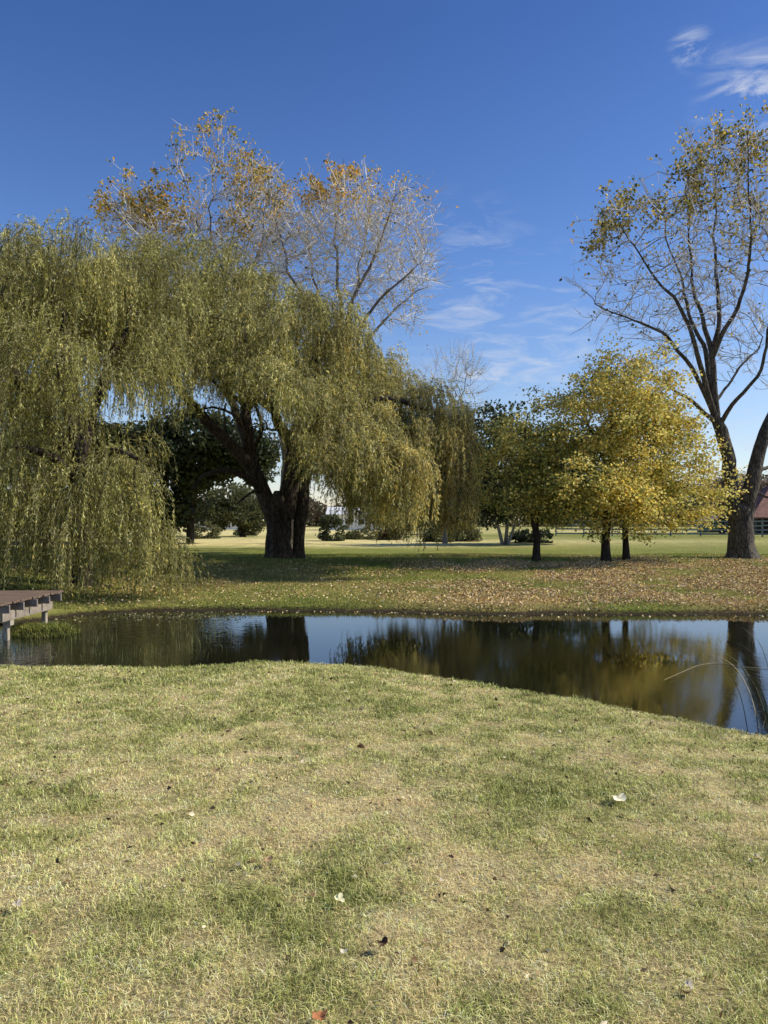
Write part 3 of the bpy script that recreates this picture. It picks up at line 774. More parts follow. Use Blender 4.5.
pal = [(0.62, 0.47, 0.09), (0.22, 0.22, 0.06), (0.10, 0.11, 0.04), (0.62, 0.38, 0.08), (0.42, 0.36, 0.12)]
bare('bare_tree', 'tall nearly leafless tree with forked grey trunk at the right edge of the far bank', (742, 560, 27),
     [(743, 564, 27, .52), (742, 548, 27, .44), (741, 530, 27, .42), (740, 516, 27, .39), (740, 509, 27, .34), (740, 504, 27, .2)],
     [[(738, 522, 27, .38), (731, 490, 27, .33), (725, 455, 27, .28), (719, 430, 27, .27), (716, 415, 27, .24)],
      [(744, 522, 27, .40), (750, 488, 27, .34), (758, 455, 27, .29), (768, 425, 27.1, .27), (782, 385, 27.3, .22), (795, 330, 27.6, .15), (803, 270, 27.8, .10), (808, 200, 28, .05)],
      [(717, 424, 27, .14), (705, 412, 26.7, .12), (690, 400, 26.3, .10), (674, 389, 26, .08), (655, 378, 25.7, .05), (630, 372, 25.4, .03)],
      [(716, 420, 27, .16), (704, 392, 26.7, .13), (692, 368, 26.4, .12), (678, 350, 26, .10), (655, 330, 25.7, .08), (625, 316, 25.4, .05), (598, 305, 25, .03)],
      [(716, 420, 27, .18), (706, 385, 26.6, .16), (698, 360, 26.2, .14), (688, 330, 26, .12), (672, 298, 25.8, .09), (652, 272, 25.6, .06), (632, 240, 25.4, .035), (615, 210, 25.3, .02)],
      [(716, 418, 27, .20), (710, 380, 27.3, .17), (706, 350, 27.8, .14), (690, 320, 28.2, .11), (684, 285, 28.6, .08), (668, 245, 29, .05), (660, 200, 29.2, .03)],
      [(717, 416, 27, .22), (713, 380, 27, .19), (712, 350, 27, .17), (700, 310, 27.2, .11), (692, 270, 27.3, .08), (692, 225, 27.3, .05), (688, 180, 27.3, .03)],
      [(712, 352, 27, .15), (720, 315, 27, .13), (717, 280, 27.2, .10), (715, 240, 27.4, .07), (717, 190, 27.5, .045), (712, 150, 27.5, .02)],
      [(712, 358, 27, .16), (722, 335, 26.6, .14), (738, 308, 26.2, .11), (748, 275, 26, .09), (749, 230, 25.8, .06), (746, 180, 25.7, .04), (750, 130, 25.6, .02)],
      [(719, 426, 27, .15), (732, 405, 26.4, .12), (748, 388, 26, .10), (760, 368, 25.7, .09), (768, 330, 25.4, .07), (775, 270, 25.2, .05), (778, 200, 25, .03)],
      [(717, 400, 27, .10), (728, 385, 27.8, .08), (748, 360, 28.5, .06), (768, 338, 29, .04)],
      [(748, 498, 27, .10), (755, 490, 26.9, .09), (766, 496, 26.7, .07), (790, 495, 26.2, .04)],
      [(757, 470, 27, .13), (772, 465, 27.8, .1), (800, 440, 28.5, .07), (830, 400, 29, .04)],
      [(772, 415, 27.1, .14), (800, 380, 26.4, .11), (835, 330, 26, .08), (850, 270, 26, .04)]],
     [(735, 260, 27, 4.6, 4.4, 4.6), (650, 270, 26.5, 2.3, 2.6, 2.6), (810, 280, 27, 3.6, 3.8, 4.4), (745, 205, 27, 2.6, 3, 2.2), (615, 290, 26, 1.3, 1.8, 1.5), (620, 235, 26, 1.3, 1.6, 1.1)],
     5200, pal, (3, 3, 2.5, 1, 2), 71, M_barkg, M_barkl, M_twigp, 6500, 7.5, step=.33, thin=.013, ls=(.10, .155), twl=(.35, 1.15), per=1,
     cl=((605, 218, 26, 1.0, 1), (640, 205, 26, 1.1, 1), (655, 180, 26, 1.0, .9), (700, 165, 27, 1.3, 1), (690, 195, 26, 1.0, .8), (745, 130, 26, 1.1, 1), (762, 150, 27, 1.0, .7), (758, 200, 27, 1.1, .7), (650, 235, 26, .9, .6), (735, 245, 26, .8, .4), (598, 255, 26, .6, .5), (800, 180, 27, 1.5, .8)))
pal2 = [(0.70, 0.50, 0.09), (0.28, 0.27, 0.07), (0.75, 0.42, 0.09), (0.11, 0.12, 0.04), (0.42, 0.36, 0.11)]
bare('bare_tree', 'pale twiggy tree behind the big willow, orange and green leaves on its top', (277, 548, 36),
     [(280, 550, 36, .28), (284, 500, 36, .25), (286, 450, 35.8, .22), (272, 410, 35.5, .2), (235, 385, 35, .17)],
     [[(245, 390, 35, .2), (214, 350, 35, .16), (205, 300, 35, .12), (210, 250, 35, .08), (213, 190, 35, .04), (215, 150, 35, .02)],
      [(240, 388, 35, .2), (190, 340, 34.5, .14), (165, 290, 34, .1), (150, 240, 34, .06), (140, 200, 34, .03)],
      [(255, 397, 35.2, .2), (245, 345, 35.5, .16), (250, 290, 36, .11), (262, 230, 36, .07), (268, 190, 36, .03)],
      [(245, 390, 35, .16), (228, 300, 36.5, .11), (235, 230, 37, .07), (240, 170, 37, .03)],
      [(240, 388, 35, .15), (190, 320, 36.5, .1), (180, 250, 37, .06), (185, 180, 37, .03)]],
     [(213, 208, 35, 2.0, 2.6, 3.7), (150, 250, 34.5, 2.2, 2.4, 2.9), (262, 240, 35.5, 1.8, 2.4, 3.4), (200, 290, 35, 3.4, 2.6, 3.0)],
     3600, pal2, (3, 3, 2.5, 1.5, 2), 72, M_barkl, M_pale, M_twigp, 7000, 9.0, step=.36, thin=.015, ls=(.11, .17), twl=(.35, 1.3), sides=14,
     cl=((215, 145, 35, 1.7, 1), (195, 150, 35, 1.2, .8), (245, 165, 35, 1.2, .6), (145, 190, 34.5, 1.9, 1), (120, 205, 34.5, 1.4, .9), (165, 200, 34.5, 1.4, .8), (260, 190, 35.5, 1.2, .8), (240, 230, 35, 1.1, .4)))
bare('bare_tree', 'pale spreading leafless tree rising behind the right half of the big willow', (291, 548, 34),
     [(291, 550, 34, .30), (293, 500, 34, .28), (303, 460, 34.3, .26), (322, 425, 34.7, .24), (338, 395, 35, .20)],
     [[(338, 400, 35, .22), (342, 350, 35, .18), (340, 305, 35, .15), (336, 260, 35, .11), (337, 215, 35, .07), (345, 160, 35, .02)],
      [(338, 400, 35, .22), (348, 340, 34.8, .18), (352, 300, 34.6, .15), (370, 265, 34.5, .12), (383, 230, 34.4, .08), (395, 195, 34.3, .04), (415, 188, 34.3, .015)],
      [(340, 390, 35, .18), (352, 350, 34.6, .15), (372, 310, 34.3, .12), (395, 285, 34, .09), (418, 266, 34, .03), (427, 258, 34, .012)],
      [(340, 395, 35, .17), (355, 365, 35.4, .14), (380, 325, 36, .10), (405, 300, 36.3, .06), (425, 285, 36.5, .03)],
      [(338, 400, 35, .18), (318, 340, 34.8, .14), (300, 295, 34.6, .11), (285, 260, 34.5, .08), (278, 225, 34.5, .05), (275, 180, 34.5, .02)],
      [(338, 395, 35, .16), (325, 320, 36, .12), (312, 270, 36.6, .09), (308, 220, 37, .05), (305, 185, 37, .02)],
      [(336, 400, 35, .14), (345, 330, 36.3, .11), (360, 270, 37, .08), (366, 220, 37.4, .05), (370, 190, 37.5, .02)]],
     [(345, 245, 35, 2.6, 2.6, 3.3), (395, 250, 35, 1.7, 2.2, 2.7), (292, 250, 35, 1.7, 2.2, 3.2), (400, 300, 35, 1.5, 1.8, 1.2), (408, 220, 34.4, 1.3, 1.5, 1.7), (422, 265, 34.2, 1.0, 1.3, 1.2), (390, 330, 34.6, 1.6, 1.4, 1.0)],
     3800, pal2, (4, 1.5, 4, 1, 2), 73, M_barkl, M_pale, M_twigp, 2400, 14.0, step=.36, thin=.015, ls=(.11, .17), twl=(.35, 1.3), sides=14,
     cl=((345, 165, 35, 1.5, 1), (325, 178, 35, 1.1, .9), (358, 155, 35, 1.0, .8), (270, 178, 35, 1.2, .9), (385, 180, 35, .8, .3), (425, 188, 34.5, .4, .3)))
bare('bare_tree', 'small pale bare tree showing beyond the right edge of the big willow', (445, 548, 44),
     [(445, 549, 44, .16), (445, 520, 44, .14), (444, 490, 44, .12), (443, 460, 44, .09)],
     [[(444, 480, 44, .1), (436, 430, 44, .07), (430, 390, 44, .03)], [(444, 475, 44, .1), (455, 420, 44, .07), (468, 370, 44, .03)]],
     [(450, 400, 44, 2.1, 1.8, 3.4), (462, 375, 44, 1.6, 1.5, 1.4)], 800, pal, (1, 1, 1, 1, 1), 74, M_pale, M_pale, M_twigp, 150, 5, step=.4, thin=.008, sides=10, twl=(.3, .8))


# ------------------------------------------------------------------ background trees and shrubs
def bushy(name, label, base, trunks, E, n, ls, pal, w, seed, bark=M_barkd, cat='tree', part='crown', clump=0.5, lift=0.0, group=None):
    b = at(*base); b[2] = ground_h(b[0], b[1])
    root = thing(name, b, label, cat, group)
    for c_ in trunks:
        c = np.array([list(at(px, py, D)) + [r] for px, py, D, r in c_]); c[0, 2] = ground_h(c[0, 0], c[0, 1]) - .1
        o = spline(c, .3); V, Q = tube(o[:, :3], o[:, 3], 10, .08, seed); mesh_obj('trunk' if cat == 'tree' else 'stem', V, Q, bark, root, smooth_=True)
    # leaf clumps set through the crown's outer volume
    m = max(30, n // 70)
    A, k = ellipsoids(E, m, 0.62)
    cs = clump * rng.uniform(.6, 1.3, m)
    tone = rng.uniform(.75, 1.3, m)
    i = rng.integers(0, m, n)
    d = unit(rng.normal(size=(n, 3))); P = A[i] + d * (rng.uniform(0.3, 1, n) ** .5)[:, None] * cs[i][:, None] * np.array([1, 1, .6])
    P[:, 2] = np.maximum(P[:, 2], ground_h(P[:, 0], P[:, 1]) + 0.05 + lift)
    cc = litter_cols(n, pal, w) * tone[i][:, None]
    V, Q, Cc = leaves(P, rng.normal(0, 1, (n, 3)) + d * .6 + np.array([0, 0, -.3]), rng.uniform(.7, 1.3, n) * ls, rng.uniform(.5, .9, n) * ls, cc * 1.25, .2)
    mesh_obj(part, V, Q, M_leaf, root, col=Cc)
    return root


DG = [(0.035, 0.05, 0.018), (0.05, 0.065, 0.025), (0.025, 0.032, 0.015), (0.09, 0.095, 0.04)]
OG = [(0.09, 0.10, 0.035), (0.13, 0.13, 0.05), (0.06, 0.075, 0.03), (0.18, 0.155, 0.07)]
bushy('shade_tree', 'big dark evergreen tree seen beneath the left side of the willow canopy', (150, 545, 44), [[(165, 547, 44, .4), (163, 510, 44, .35), (165, 470, 44, .25)], [(190, 547, 44, .25), (192, 510, 44, .2), (200, 470, 44, .15)]],
      [(150, 482, 44, 3.1, 3, 3.4), (190, 448, 44, 3.0, 3, 2.2), (238, 448, 44, 2.0, 2.4, 1.6), (100, 480, 44, 3.2, 3, 3.4), (256, 462, 44, 1.0, 1.6, 1.2)], 52000, .26, DG, (3, 3, 3, .6), 81, clump=.7)
bushy('round_tree', 'rounded grey-green tree framed by the arch left of the willow trunk', (240, 545, 62), [[(243, 541, 62, .3), (240, 520, 62, .25)]],
      [(232, 505, 62, 2.7, 2.6, 1.9), (215, 515, 62, 1.8, 2, 1.4), (250, 508, 62, 1.7, 2, 1.9)], 9000, .24, OG, (3, 3, 3, 1), 82, clump=.6)
bushy('shade_tree', 'dark-leaved tree on pale slender stems, left behind the autumn trees', (505, 547, 42),
      [[(503, 548, 42, .11), (499, 530, 42, .09), (494, 510, 42, .07)], [(505, 548, 42.2, .11), (507, 528, 42.2, .1), (508, 505, 42.2, .08)], [(507, 548, 42, .1), (513, 530, 42, .08), (520, 510, 42, .06)]],
      [(500, 455, 42, 1.9, 2.2, 2.9), (520, 490, 42, 2.9, 2.6, 1.7), (492, 490, 42, 1.5, 2, 1.9), (560, 480, 43, 2.4, 2.4, 2.4)], 17000, .22, DG, (3, 3, 3, 1), 83, bark=M_pale, clump=.6)
for i, (px, py, D, rx, rz, lab, P_, w) in enumerate([
        (331, 531, 50, 1.0, 1.15, 'dark round shrub, leftmost of those on the lawn right of the willow trunk', DG, (2, 3, 1, 2)),
        (364, 537, 54, 1.5, .7, 'wide olive shrub in front of the white building', OG, (3, 3, 1, 2)),
        (389, 536, 52, .8, .7, 'reddish-brown shrub beside the wide olive shrub', [(0.12, .08, .05), (.08, .07, .03), (.16, .12, .06)], (1, 1, 1)),
        (440, 537, 48, .9, .75, 'small blue-green shrub beneath the right fringe of the willow', DG, (1, 3, 1, 3)),
        (466, 536, 49, 1.0, .8, 'grey-green shrub at the left foot of the dark-leaved tree', OG, (1, 1, 2, 2)),
        (533, 539, 46, 1.5, .6, 'low dark hedge shrub behind the smallest autumn tree', DG, (3, 3, 2, .5)),
        (246, 534, 66, .9, .6, 'small dark shrub under the rounded tree in the arch', DG, (2, 2, 1, 1)),
        (205, 532, 56, 1.3, .9, 'pale green shrub at the left foot of the arch', OG, (2, 3, 1, 2))]):
    bushy('shrub', lab, (px, 545, D), [[(px, 548, D, .06), (px, 538, D, .04)]], [(px, py, D, rx, rx * .9, rz)], 2600, .15, P_, w, 90 + i, cat='shrub', part='foliage', clump=.3, group='shrubs along the far side of the lawn')
# red-brown little tree by the shed and grey tree behind the bare one
bushy('distant_tree', 'grey-brown leafless looking tree behind the forked trunk at the right', (722, 536, 76), [[(722, 535, 76, .3), (722, 515, 76, .2)]],
      [(722, 500, 76, 2.8, 2.6, 2.4), (750, 495, 78, 2.6, 2.6, 2.0)], 9000, .2, [(.14, .10, .075), (.10, .08, .05), (.2, .15, .11)], (2, 2, 1), 84, clump=.6)
# far-off wood: one mass
n = 90000
ang = rng.uniform(-0.75, 0.75, n); Rd = 150 + rng.uniform(0, 22, n)
X = np.tan(ang) * Rd; hh = 1.5 + 11.0 * vnoise(np.stack([X * .09, X * 0], -1), 1, 51, 4) + 4.0 * smooth((X - 55) / 25)
cp = (vnoise(np.stack([X * .3, Rd * .3], -1), 1, 52, 2))
Z = 0.2 + rng.uniform(0, 1, n) ** .7 * hh * (.65 + .6 * cp)
pc = litter_cols(n, [(.10, .10, .045), (.13, .095, .055), (.06, .07, .035), (.18, .125, .07)], (2, 3, 2, 1)) * (.6 + .8 * cp[:, None])
V, Q, Cc = leaves(np.stack([X, Rd, Z], -1), rng.normal(0, 1, (n, 3)), rng.uniform(.4, 1.0, n), rng.uniform(.3, .7, n), pc, .2)
tag(mesh_obj('distant_wood', V, Q, M_leaf, col=Cc), 'hazy brown and green line of woods along the horizon', 'woods', kind='stuff')

# ------------------------------------------------------------------ buildings and fences
M_white = simple_mat('white_paint', (0.62, 0.62, 0.60), (0.8, 0.8, 0.78), 1.5, .6, .05)
M_wroof = simple_mat('pale_roof', (0.66, 0.66, 0.66), (0.82, 0.82, 0.80), 1.2, .5, .05)
M_dark = simple_mat('dark_opening', (0.02, 0.02, 0.022), (0.035, 0.035, 0.04), 2)
M_red = simple_mat('rusty_roof', (0.10, 0.05, 0.042), (0.30, 0.15, 0.115), 3.5, .8, .2, (1, .5, 1))
M_brown = simple_mat('brown_wall', (0.05, 0.045, 0.045), (0.09, 0.08, 0.08), 2)
M_gfence = simple_mat('fence_grey', (0.13, 0.155, 0.14), (0.26, 0.29, 0.27), 1.6, .8, .2)
M_greenw = simple_mat('green_wall', (0.06, 0.10, 0.06), (0.09, 0.14, 0.09), 2)
M_pinkr = simple_mat('pinkish_roof', (0.24, 0.16, 0.14), (0.33, 0.24, 0.21), 2)


def gable(root, c, L, Wd, wall, rise, wallm, roofm, over=.3):
    """long side faces the camera; walls and pitched roof"""
    x, y = c; z0 = float(ground_h(x, y)) - .05
    mb = MB(); mb.box((x, y, z0 + wall / 2), (L, Wd, wall))
    V = [(x + sx * L / 2, y + sy * Wd / 2 * k, z0 + wall + (rise if k == 0 else 0)) for sx in (-1, 1) for sy, k in ((-1, 1), (1, 1), (1, 0))]
    mb.add(V, [[0, 1, 2, 2], [3, 5, 4, 4]])
    mb.build('wall', wallm, root)
    r = MB(); h = Wd / 2 + over
    for s in (-1, 1):
        sl = rise / (Wd / 2); a = [(x + sx * (L / 2 + over), y + s * yy, z0 + wall + rise - yy * sl + dz) for dz in (0.03, .15) for sx in (-1, 1) for yy in (0, h)]
        r.add(a, [[0, 1, 3, 2], [4, 6, 7, 5], [0, 4, 5, 1], [2, 3, 7, 6], [1, 5, 7, 3], [0, 2, 6, 4]])
    r.build('roof', roofm, root)
    return z0


X0 = at(362, 520, 105)
wb_ = thing('white_building', (X0[0], X0[1], .2), 'long low white building far behind the shrubs, right of the willow trunk', 'building')
gable(wb_, (X0[0], 105), 9.2, 6, 2.2, .95, M_white, M_wroof)
for k in range(5):
    mb = MB(); mb.box((X0[0] - 3.6 + k * 1.8, 101.97, .2 + 1.15), (.8, .06, .7)); mb.build('window', M_dark, wb_)
mb = MB(); mb.box((X0[0] + 1.1 - .2, 101.96, .2 + .95), (.7, .07, 1.8)); mb.build('door', M_dark, wb_)
X1 = at(228, 520, 112)
w2_ = thing('white_building', (X1[0], X1[1], .2), 'pale low building glimpsed through the arch left of the willow trunk', 'building')
gable(w2_, (X1[0], 112), 9.5, 5, 1.3, .35, M_white, M_wroof)
for k in range(3):
    mb = MB(); mb.box((X1[0] - 3.2 + k * 3.2, 109.47, .2 + .75), (.8, .06, .5)); mb.build('window', M_dark, w2_)

# open shed with rusty roof, right edge
xs_ = at(800, 520, 72)[0]
sh = thing('open_shed', (xs_, 72, .2), 'open-fronted dark shed with rusty red roof at the right edge', 'shed')
r = MB(); xa, xb = xs_ - 6.0, xs_ + 7
for dz in (0,):
    a = [(xa, 69.4, 1.75), (xb, 69.4, 1.75), (xb - .0, 72.5, 5.2), (xa + 3.6, 72.5, 5.2), (xa, 69.4, 1.87), (xb, 69.4, 1.87), (xb, 72.5, 5.32), (xa + 3.6, 72.5, 5.32)]
    r.add(a, [[0, 1, 2, 3], [4, 7, 6, 5], [0, 4, 5, 1], [2, 6, 7, 3], [0, 3, 7, 4], [1, 5, 6, 2]])
    a = [(xa, 69.4, 1.75), (xa, 75.6, 1.75), (xa + 3.6, 72.5, 5.2), (xa + 3.6, 72.5, 5.2), (xa - .02, 69.4, 1.87), (xa - .02, 75.6, 1.87), (xa + 3.58, 72.5, 5.32), (xa + 3.58, 72.5, 5.32)]
    r.add(a, [[0, 1, 2, 3], [4, 7, 6, 5], [0, 4, 5, 1]])
    a = [(xa, 75.6, 1.75), (xb, 75.6, 1.75), (xb, 72.5, 5.2), (xa + 3.6, 72.5, 5.2)]
    r.add(a, [[0, 3, 2, 1]])
r.build('roof', M_red, sh)
mb = MB(); mb.box((xs_ + .5, 74.9, 1.0), (12.2, .15, 1.6)); mb.build('back_wall', M_brown, sh)
for k in range(5):
    mb = MB(); mb.box((xa + .5 + k * 3.0, 69.75, .95), (.22, .22, 1.6)); mb.build('post', M_brown, sh)
# small green shed with pinkish roof
xg = at(716, 520, 84)[0]
gs = thing('small_shed', (xg, 84, .2), 'little green shed with pinkish gable roof behind the grey fence', 'shed')
z0 = .15; mb = MB(); mb.box((xg, 84, z0 + .6), (3.0, 3.0, 1.2)); mb.add([(xg - 1.5, 82.5, z0 + 1.2), (xg + 1.5, 82.5, z0 + 1.2), (xg, 82.5, z0 + 1.85), (xg, 82.5, z0 + 1.85)], [[0, 1, 2, 3]]); mb.build('wall', M_greenw, gs)
r = MB()
for s in (-1, 1):
    a = [(xg + s * xx, 84 + yy, z0 + 1.9 - xx * .43 + dz) for dz in (.0, .1) for yy in (-1.8, 1.8) for xx in (0, 1.8)]
    r.add(a, [[0, 1, 3, 2], [4, 6, 7, 5], [0, 4, 5, 1], [2, 3, 7, 6], [1, 5, 7, 3], [0, 2, 6, 4]])
r.build('roof', M_pinkr, gs)


def fence(name, label, A, B, sp, H, rails, mat, post=.12, rail=.12):
    A = np.array(A, float); B = np.array(B, float); L = np.linalg.norm(B - A); n = int(L / sp)
    d = (B - A) / L; rz = math.atan2(d[1], d[0])
    z = float(ground_h(A[0], A[1])); root = thing(name, (A[0], A[1], z), label, 'fence')
    for k in range(n + 1):
        p = A + d * sp * k; zz = float(ground_h(p[0], p[1])); mb = MB(); mb.box((p[0], p[1], zz + H / 2 - .1), (post, post, H + .2), rz); mb.build('post', mat, root, bevel=.01)
    nrm = np.array([-d[1], d[0]])
    for j in range(rails):
        hz = H * (j + .6) / rails
        for k in range(n):
            p = A + d * sp * (k + .5) - nrm * (post / 2 + .02); q = A + d * sp * (k + .5)
            mb = MB(); mb.box((p[0], p[1], float(ground_h(q[0], q[1])) + hz + rng.normal(0, .012)), (sp - .02, .035, rail), rz + rng.normal(0, .002)); mb.build('rail', mat, root)
    return root


a_ = at(556, 520, 66); b_ = at(860, 520, 60)
fence('board_fence', 'grey-green board fence crossing the field behind the yellow trees and the forked trunk', a_[:2], b_[:2], 2.4, 1.45, 4, M_gfence)
a_ = at(398, 520, 60); b_ = at(470, 520, 62)
fence('rail_fence', 'short brown rail fence seen through the hanging right fringe of the willow', a_[:2], b_[:2], 1.9, 1.2, 3, simple_mat('fence_brown', (.07, .05, .035), (.16, .12, .09), 2), .13, .1)

# ------------------------------------------------------------------ dock
M_deck = simple_mat('deck_boards', (0.10, 0.068, 0.048), (0.24, 0.165, 0.115), 3, .75, .4, (.5, 6, 1))
M_beam = simple_mat('weathered_timber', (0.17, 0.135, 0.10), (0.40, 0.34, 0.27), 5, .85, .5, (6, 1, 1))
M_post = simple_mat('grey_post', (0.24, 0.20, 0.14), (0.54, 0.47, 0.36), 5, .85, .5, (6, 6, 1))
M_joist = simple_mat('dark_joist', (0.14, 0.115, 0.09), (0.33, 0.29, 0.25), 5, .85, .4, (1, 6, 1))
dk = thing('wooden_dock', (-6.6, 13.5, WATER), 'small weathered wooden dock on posts reaching into the pond from the left', 'dock')
zt = 0.19; xe = -6.42
k = 0; y = 12.35
while y < 14.75:
    w = .138; mb = MB(); xo = rng.normal(0, .012)
    mb.box((xe + xo - 2.5, y + w / 2, zt - .018 + rng.normal(0, .0015)), (5.0, w, .036)); mb.build('deck_board', M_deck, dk, bevel=.004); y += w + .009
mb = MB(); mb.box((-6.52, 13.55, zt - .036 - .15 - .15 / 2), (.05, 1.9, .15)); mb.build('beam', M_beam, dk, bevel=.006)
mb = MB(); mb.box((-9.6, 13.55, zt - .036 - .15 - .17 / 2), (.06, 2.3, .17)); mb.build('beam', M_beam, dk, bevel=.006)
for yy in (12.55, 13.05, 13.55, 14.05, 14.55):
    mb = MB(); mb.box((-8.9, yy, zt - .037 - .07), (5.1, .045, .14)); mb.build('joist', M_joist, dk, bevel=.003)
for (xx, yy) in ((-6.60, 12.93), (-6.60, 14.38), (-9.7, 12.9), (-9.7, 14.3)):
    mb = MB(); mb.box((xx, yy, -.55), (.085, .09, 1.1)); mb.build('post', M_post, dk, bevel=.008)
mb = MB(); mb.box((-6.53, 12.93, -.11), (.06, .13, .26)); mb.build('bracket', M_post, dk, bevel=.004)

# ------------------------------------------------------------------ grass
def scatter(y0, y1, dens, half, margin, xshift=0):
    wmax = half * y1 + margin; n = int((y1 - y0) * 2 * wmax * dens)
    Y = rng.uniform(y0, y1, n); X = rng.uniform(-wmax, wmax, n)
    k = np.abs(X) < half * Y + margin
    return X[k], Y[k]


bx, by, wd = [], [], []
for y0, y1, de, w in ((1.5, 3.2, 13000, .0025), (3.2, 4.5, 9500, .0031), (4.5, 6.5, 6000, .0042), (6.5, 8.5, 3800, .0056), (8.5, 10.9, 2900, .0075)):
    X, Y = scatter(y0, y1, de, 0.53, 1.2); bx.append(X); by.append(Y); wd.append(np.full(len(X), w))
bx = np.concatenate(bx); by = np.concatenate(by); wd = np.concatenate(wd)
yn_, _ = shores(bx); k = by < yn_ + 0.06; bx, by, wd = bx[k], by[k], wd[k]
clm = vnoise(np.stack([bx, by], -1), 9, 71, 2)
k = rng.uniform(0, 1, len(bx)) < 0.35 + 1.3 * clm; bx, by, wd, clm = bx[k], by[k], wd[k], clm[k]
n = len(bx); d = dryness(bx, by); u = rng.uniform(0, 1, n)
isdry = u < 0.10 + 0.86 * d
dkp = np.clip(1 - 1.3 * d, .0, 1)
GR = litter_cols(n, [(.42, .47, .11), (.64, .66, .20), (.13, .17, .04), (.86, .82, .34)], (3, 3, 2.0, 2.6))
DR = litter_cols(n, [(.92, .75, .38), (.80, .64, .31), (.95, .86, .54), (.34, .23, .11), (.76, .70, .28)], (3, 3, 1.8, 1.2, 2.4))
gc = np.where(isdry[:, None], DR, GR * (1 - .30 * dkp[:, None])) * (.78 + .72 * vnoise(np.stack([bx, by], -1), 14, 75, 2))[:, None]
yng = vnoise(np.stack([bx, by], -1), 5, 73, 2)
H = rng.uniform(.014, .038, n) * (.6 + .9 * clm) * np.where(isdry, .85, 1.15) * (1.25 - 0.35 * d) 
H *= 1 + .25 * smooth((by - 6) / 3)
lean = np.clip(rng.normal(np.where(isdry, .82, .62), .26, n), 0, 1.15)
gc = np.minimum(gc, .97)
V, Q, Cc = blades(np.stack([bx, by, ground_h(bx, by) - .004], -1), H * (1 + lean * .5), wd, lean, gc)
tag(mesh_obj('lawn_grass', V, Q, M_grass, col=Cc), 'short mown lawn of mixed green and straw-dry grass in the foreground', 'grass', kind='stuff')
print('blades', n)

# far bank grass
X, Y = scatter(16.2, 30, 650, 0.55, 1.0); _, yf_ = shores(X); k = (Y > yf_ - .02); X, Y = X[k], Y[k]; n = len(X)
c = far_col(X, Y) * rng.uniform(.8, 1.9, (n, 1))
edge = smooth(1 - (Y - shores(X)[1]) / .5)
c = c * (1 - .35 * edge[:, None])
V, Q, Cc = blades(np.stack([X, Y, ground_h(X, Y) - .01], -1), rng.uniform(.035, .09, n) * (1 + .9 * edge * rng.uniform(0, 1, n)), np.full(n, .014), np.clip(rng.normal(.5, .2, n) + .3 * edge, 0, 1.1), c)
tag(mesh_obj('bank_grass', V, Q, M_grass, col=Cc), 'rough grass covering the far bank under the trees', 'grass', kind='stuff')

# leaf litter of the far bank
X, Y = scatter(16.4, 29, 760, 0.56, 1.0); _, yf_ = shores(X); k = (Y > yf_ + .08); X, Y = X[k], Y[k]
px = X / Y * F + 384
pr = np.interp(px, [0, 120, 200, 330, 400, 470, 560, 768], [.2, .25, .14, .10, .3, .8, 1.3, 1.2]) * (1 - .9 * smooth((Y - 23.5) / 3)) * (1 - .5 * smooth((18.6 - Y) / 1.5)) * smooth(2.6 * vnoise(np.stack([X, Y], -1), .8, 77, 3) - .55)
k = rng.uniform(0, 1, len(X)) < pr; X, Y, px = X[k], Y[k], px[k]; n = len(X)
dv = rng.normal(0, 1, (n, 3)) * np.array([1, 1, .25])
lc = litter_cols(n, [(.74, .56, .28), (.55, .34, .17), (.85, .70, .45), (.28, .16, .08), (.75, .56, .14)], (3, 3, 2, 3, 1.3))
V, Q, Cc = leaves(np.stack([X, Y, ground_h(X, Y) + rng.uniform(.015, .05, n)], -1), dv, rng.uniform(.025, .075, n), rng.uniform(.02, .06, n), lc, .2)
tag(mesh_obj('leaf_litter', V, Q, M_litter, col=Cc), 'dry tan and yellow leaves strewn over the far bank', 'fallen leaves', kind='stuff')
print('litter', n)

# marsh grass on the hummock and stems in the shallow water
n = 8000; X = rng.normal(-6.35, .6, n); Y = rng.normal(13.65, .36, n)
k = ground_h(X, Y) > -.56; X, Y = X[k], Y[k]; n = len(X)
c = litter_cols(n, [(.16, .19, .035), (.24, .25, .05), (.10, .12, .03), (.30, .26, .10)], (3, 3, 1, 1))
V, Q, Cc = blades(np.stack([X, Y, np.maximum(ground_h(X, Y), WATER) - .01], -1), rng.uniform(.05, .16, n), np.full(n, .012), np.clip(rng.normal(.5, .25, n), 0, 1), c)
tag(mesh_obj('marsh_grass', V, Q, M_grass, col=Cc), 'bright mossy green marsh grass around the dock posts', 'marsh grass', kind='stuff')
n = 1500; t = rng.uniform(0, 1, n); X = -6.0 + 3.0 * t ** 1.2 + rng.normal(0, .35, n); Y = 12.4 + rng.normal(0, .9, n) + .2 * t
k = (vnoise(np.stack([X, Y], -1), 1.4, 91, 2) > .42) & (Y > 10.6) & (Y < 15.6); X, Y = X[k], Y[k]; n = len(X)
c = litter_cols(n, [(.20, .21, .07), (.30, .27, .12), (.12, .14, .05)], (3, 2, 2))
V, Q, Cc = blades(np.stack([X, Y, np.full(n, WATER - .05)], -1), rng.uniform(.10, .40, n), np.full(n, .005), np.clip(rng.normal(.25, .18, n), 0, 1), c)
tag(mesh_obj('water_grass', V, Q, M_grass, col=Cc), 'thin pale stems of water grass standing in the shallows right of the dock', 'water plants', kind='stuff')
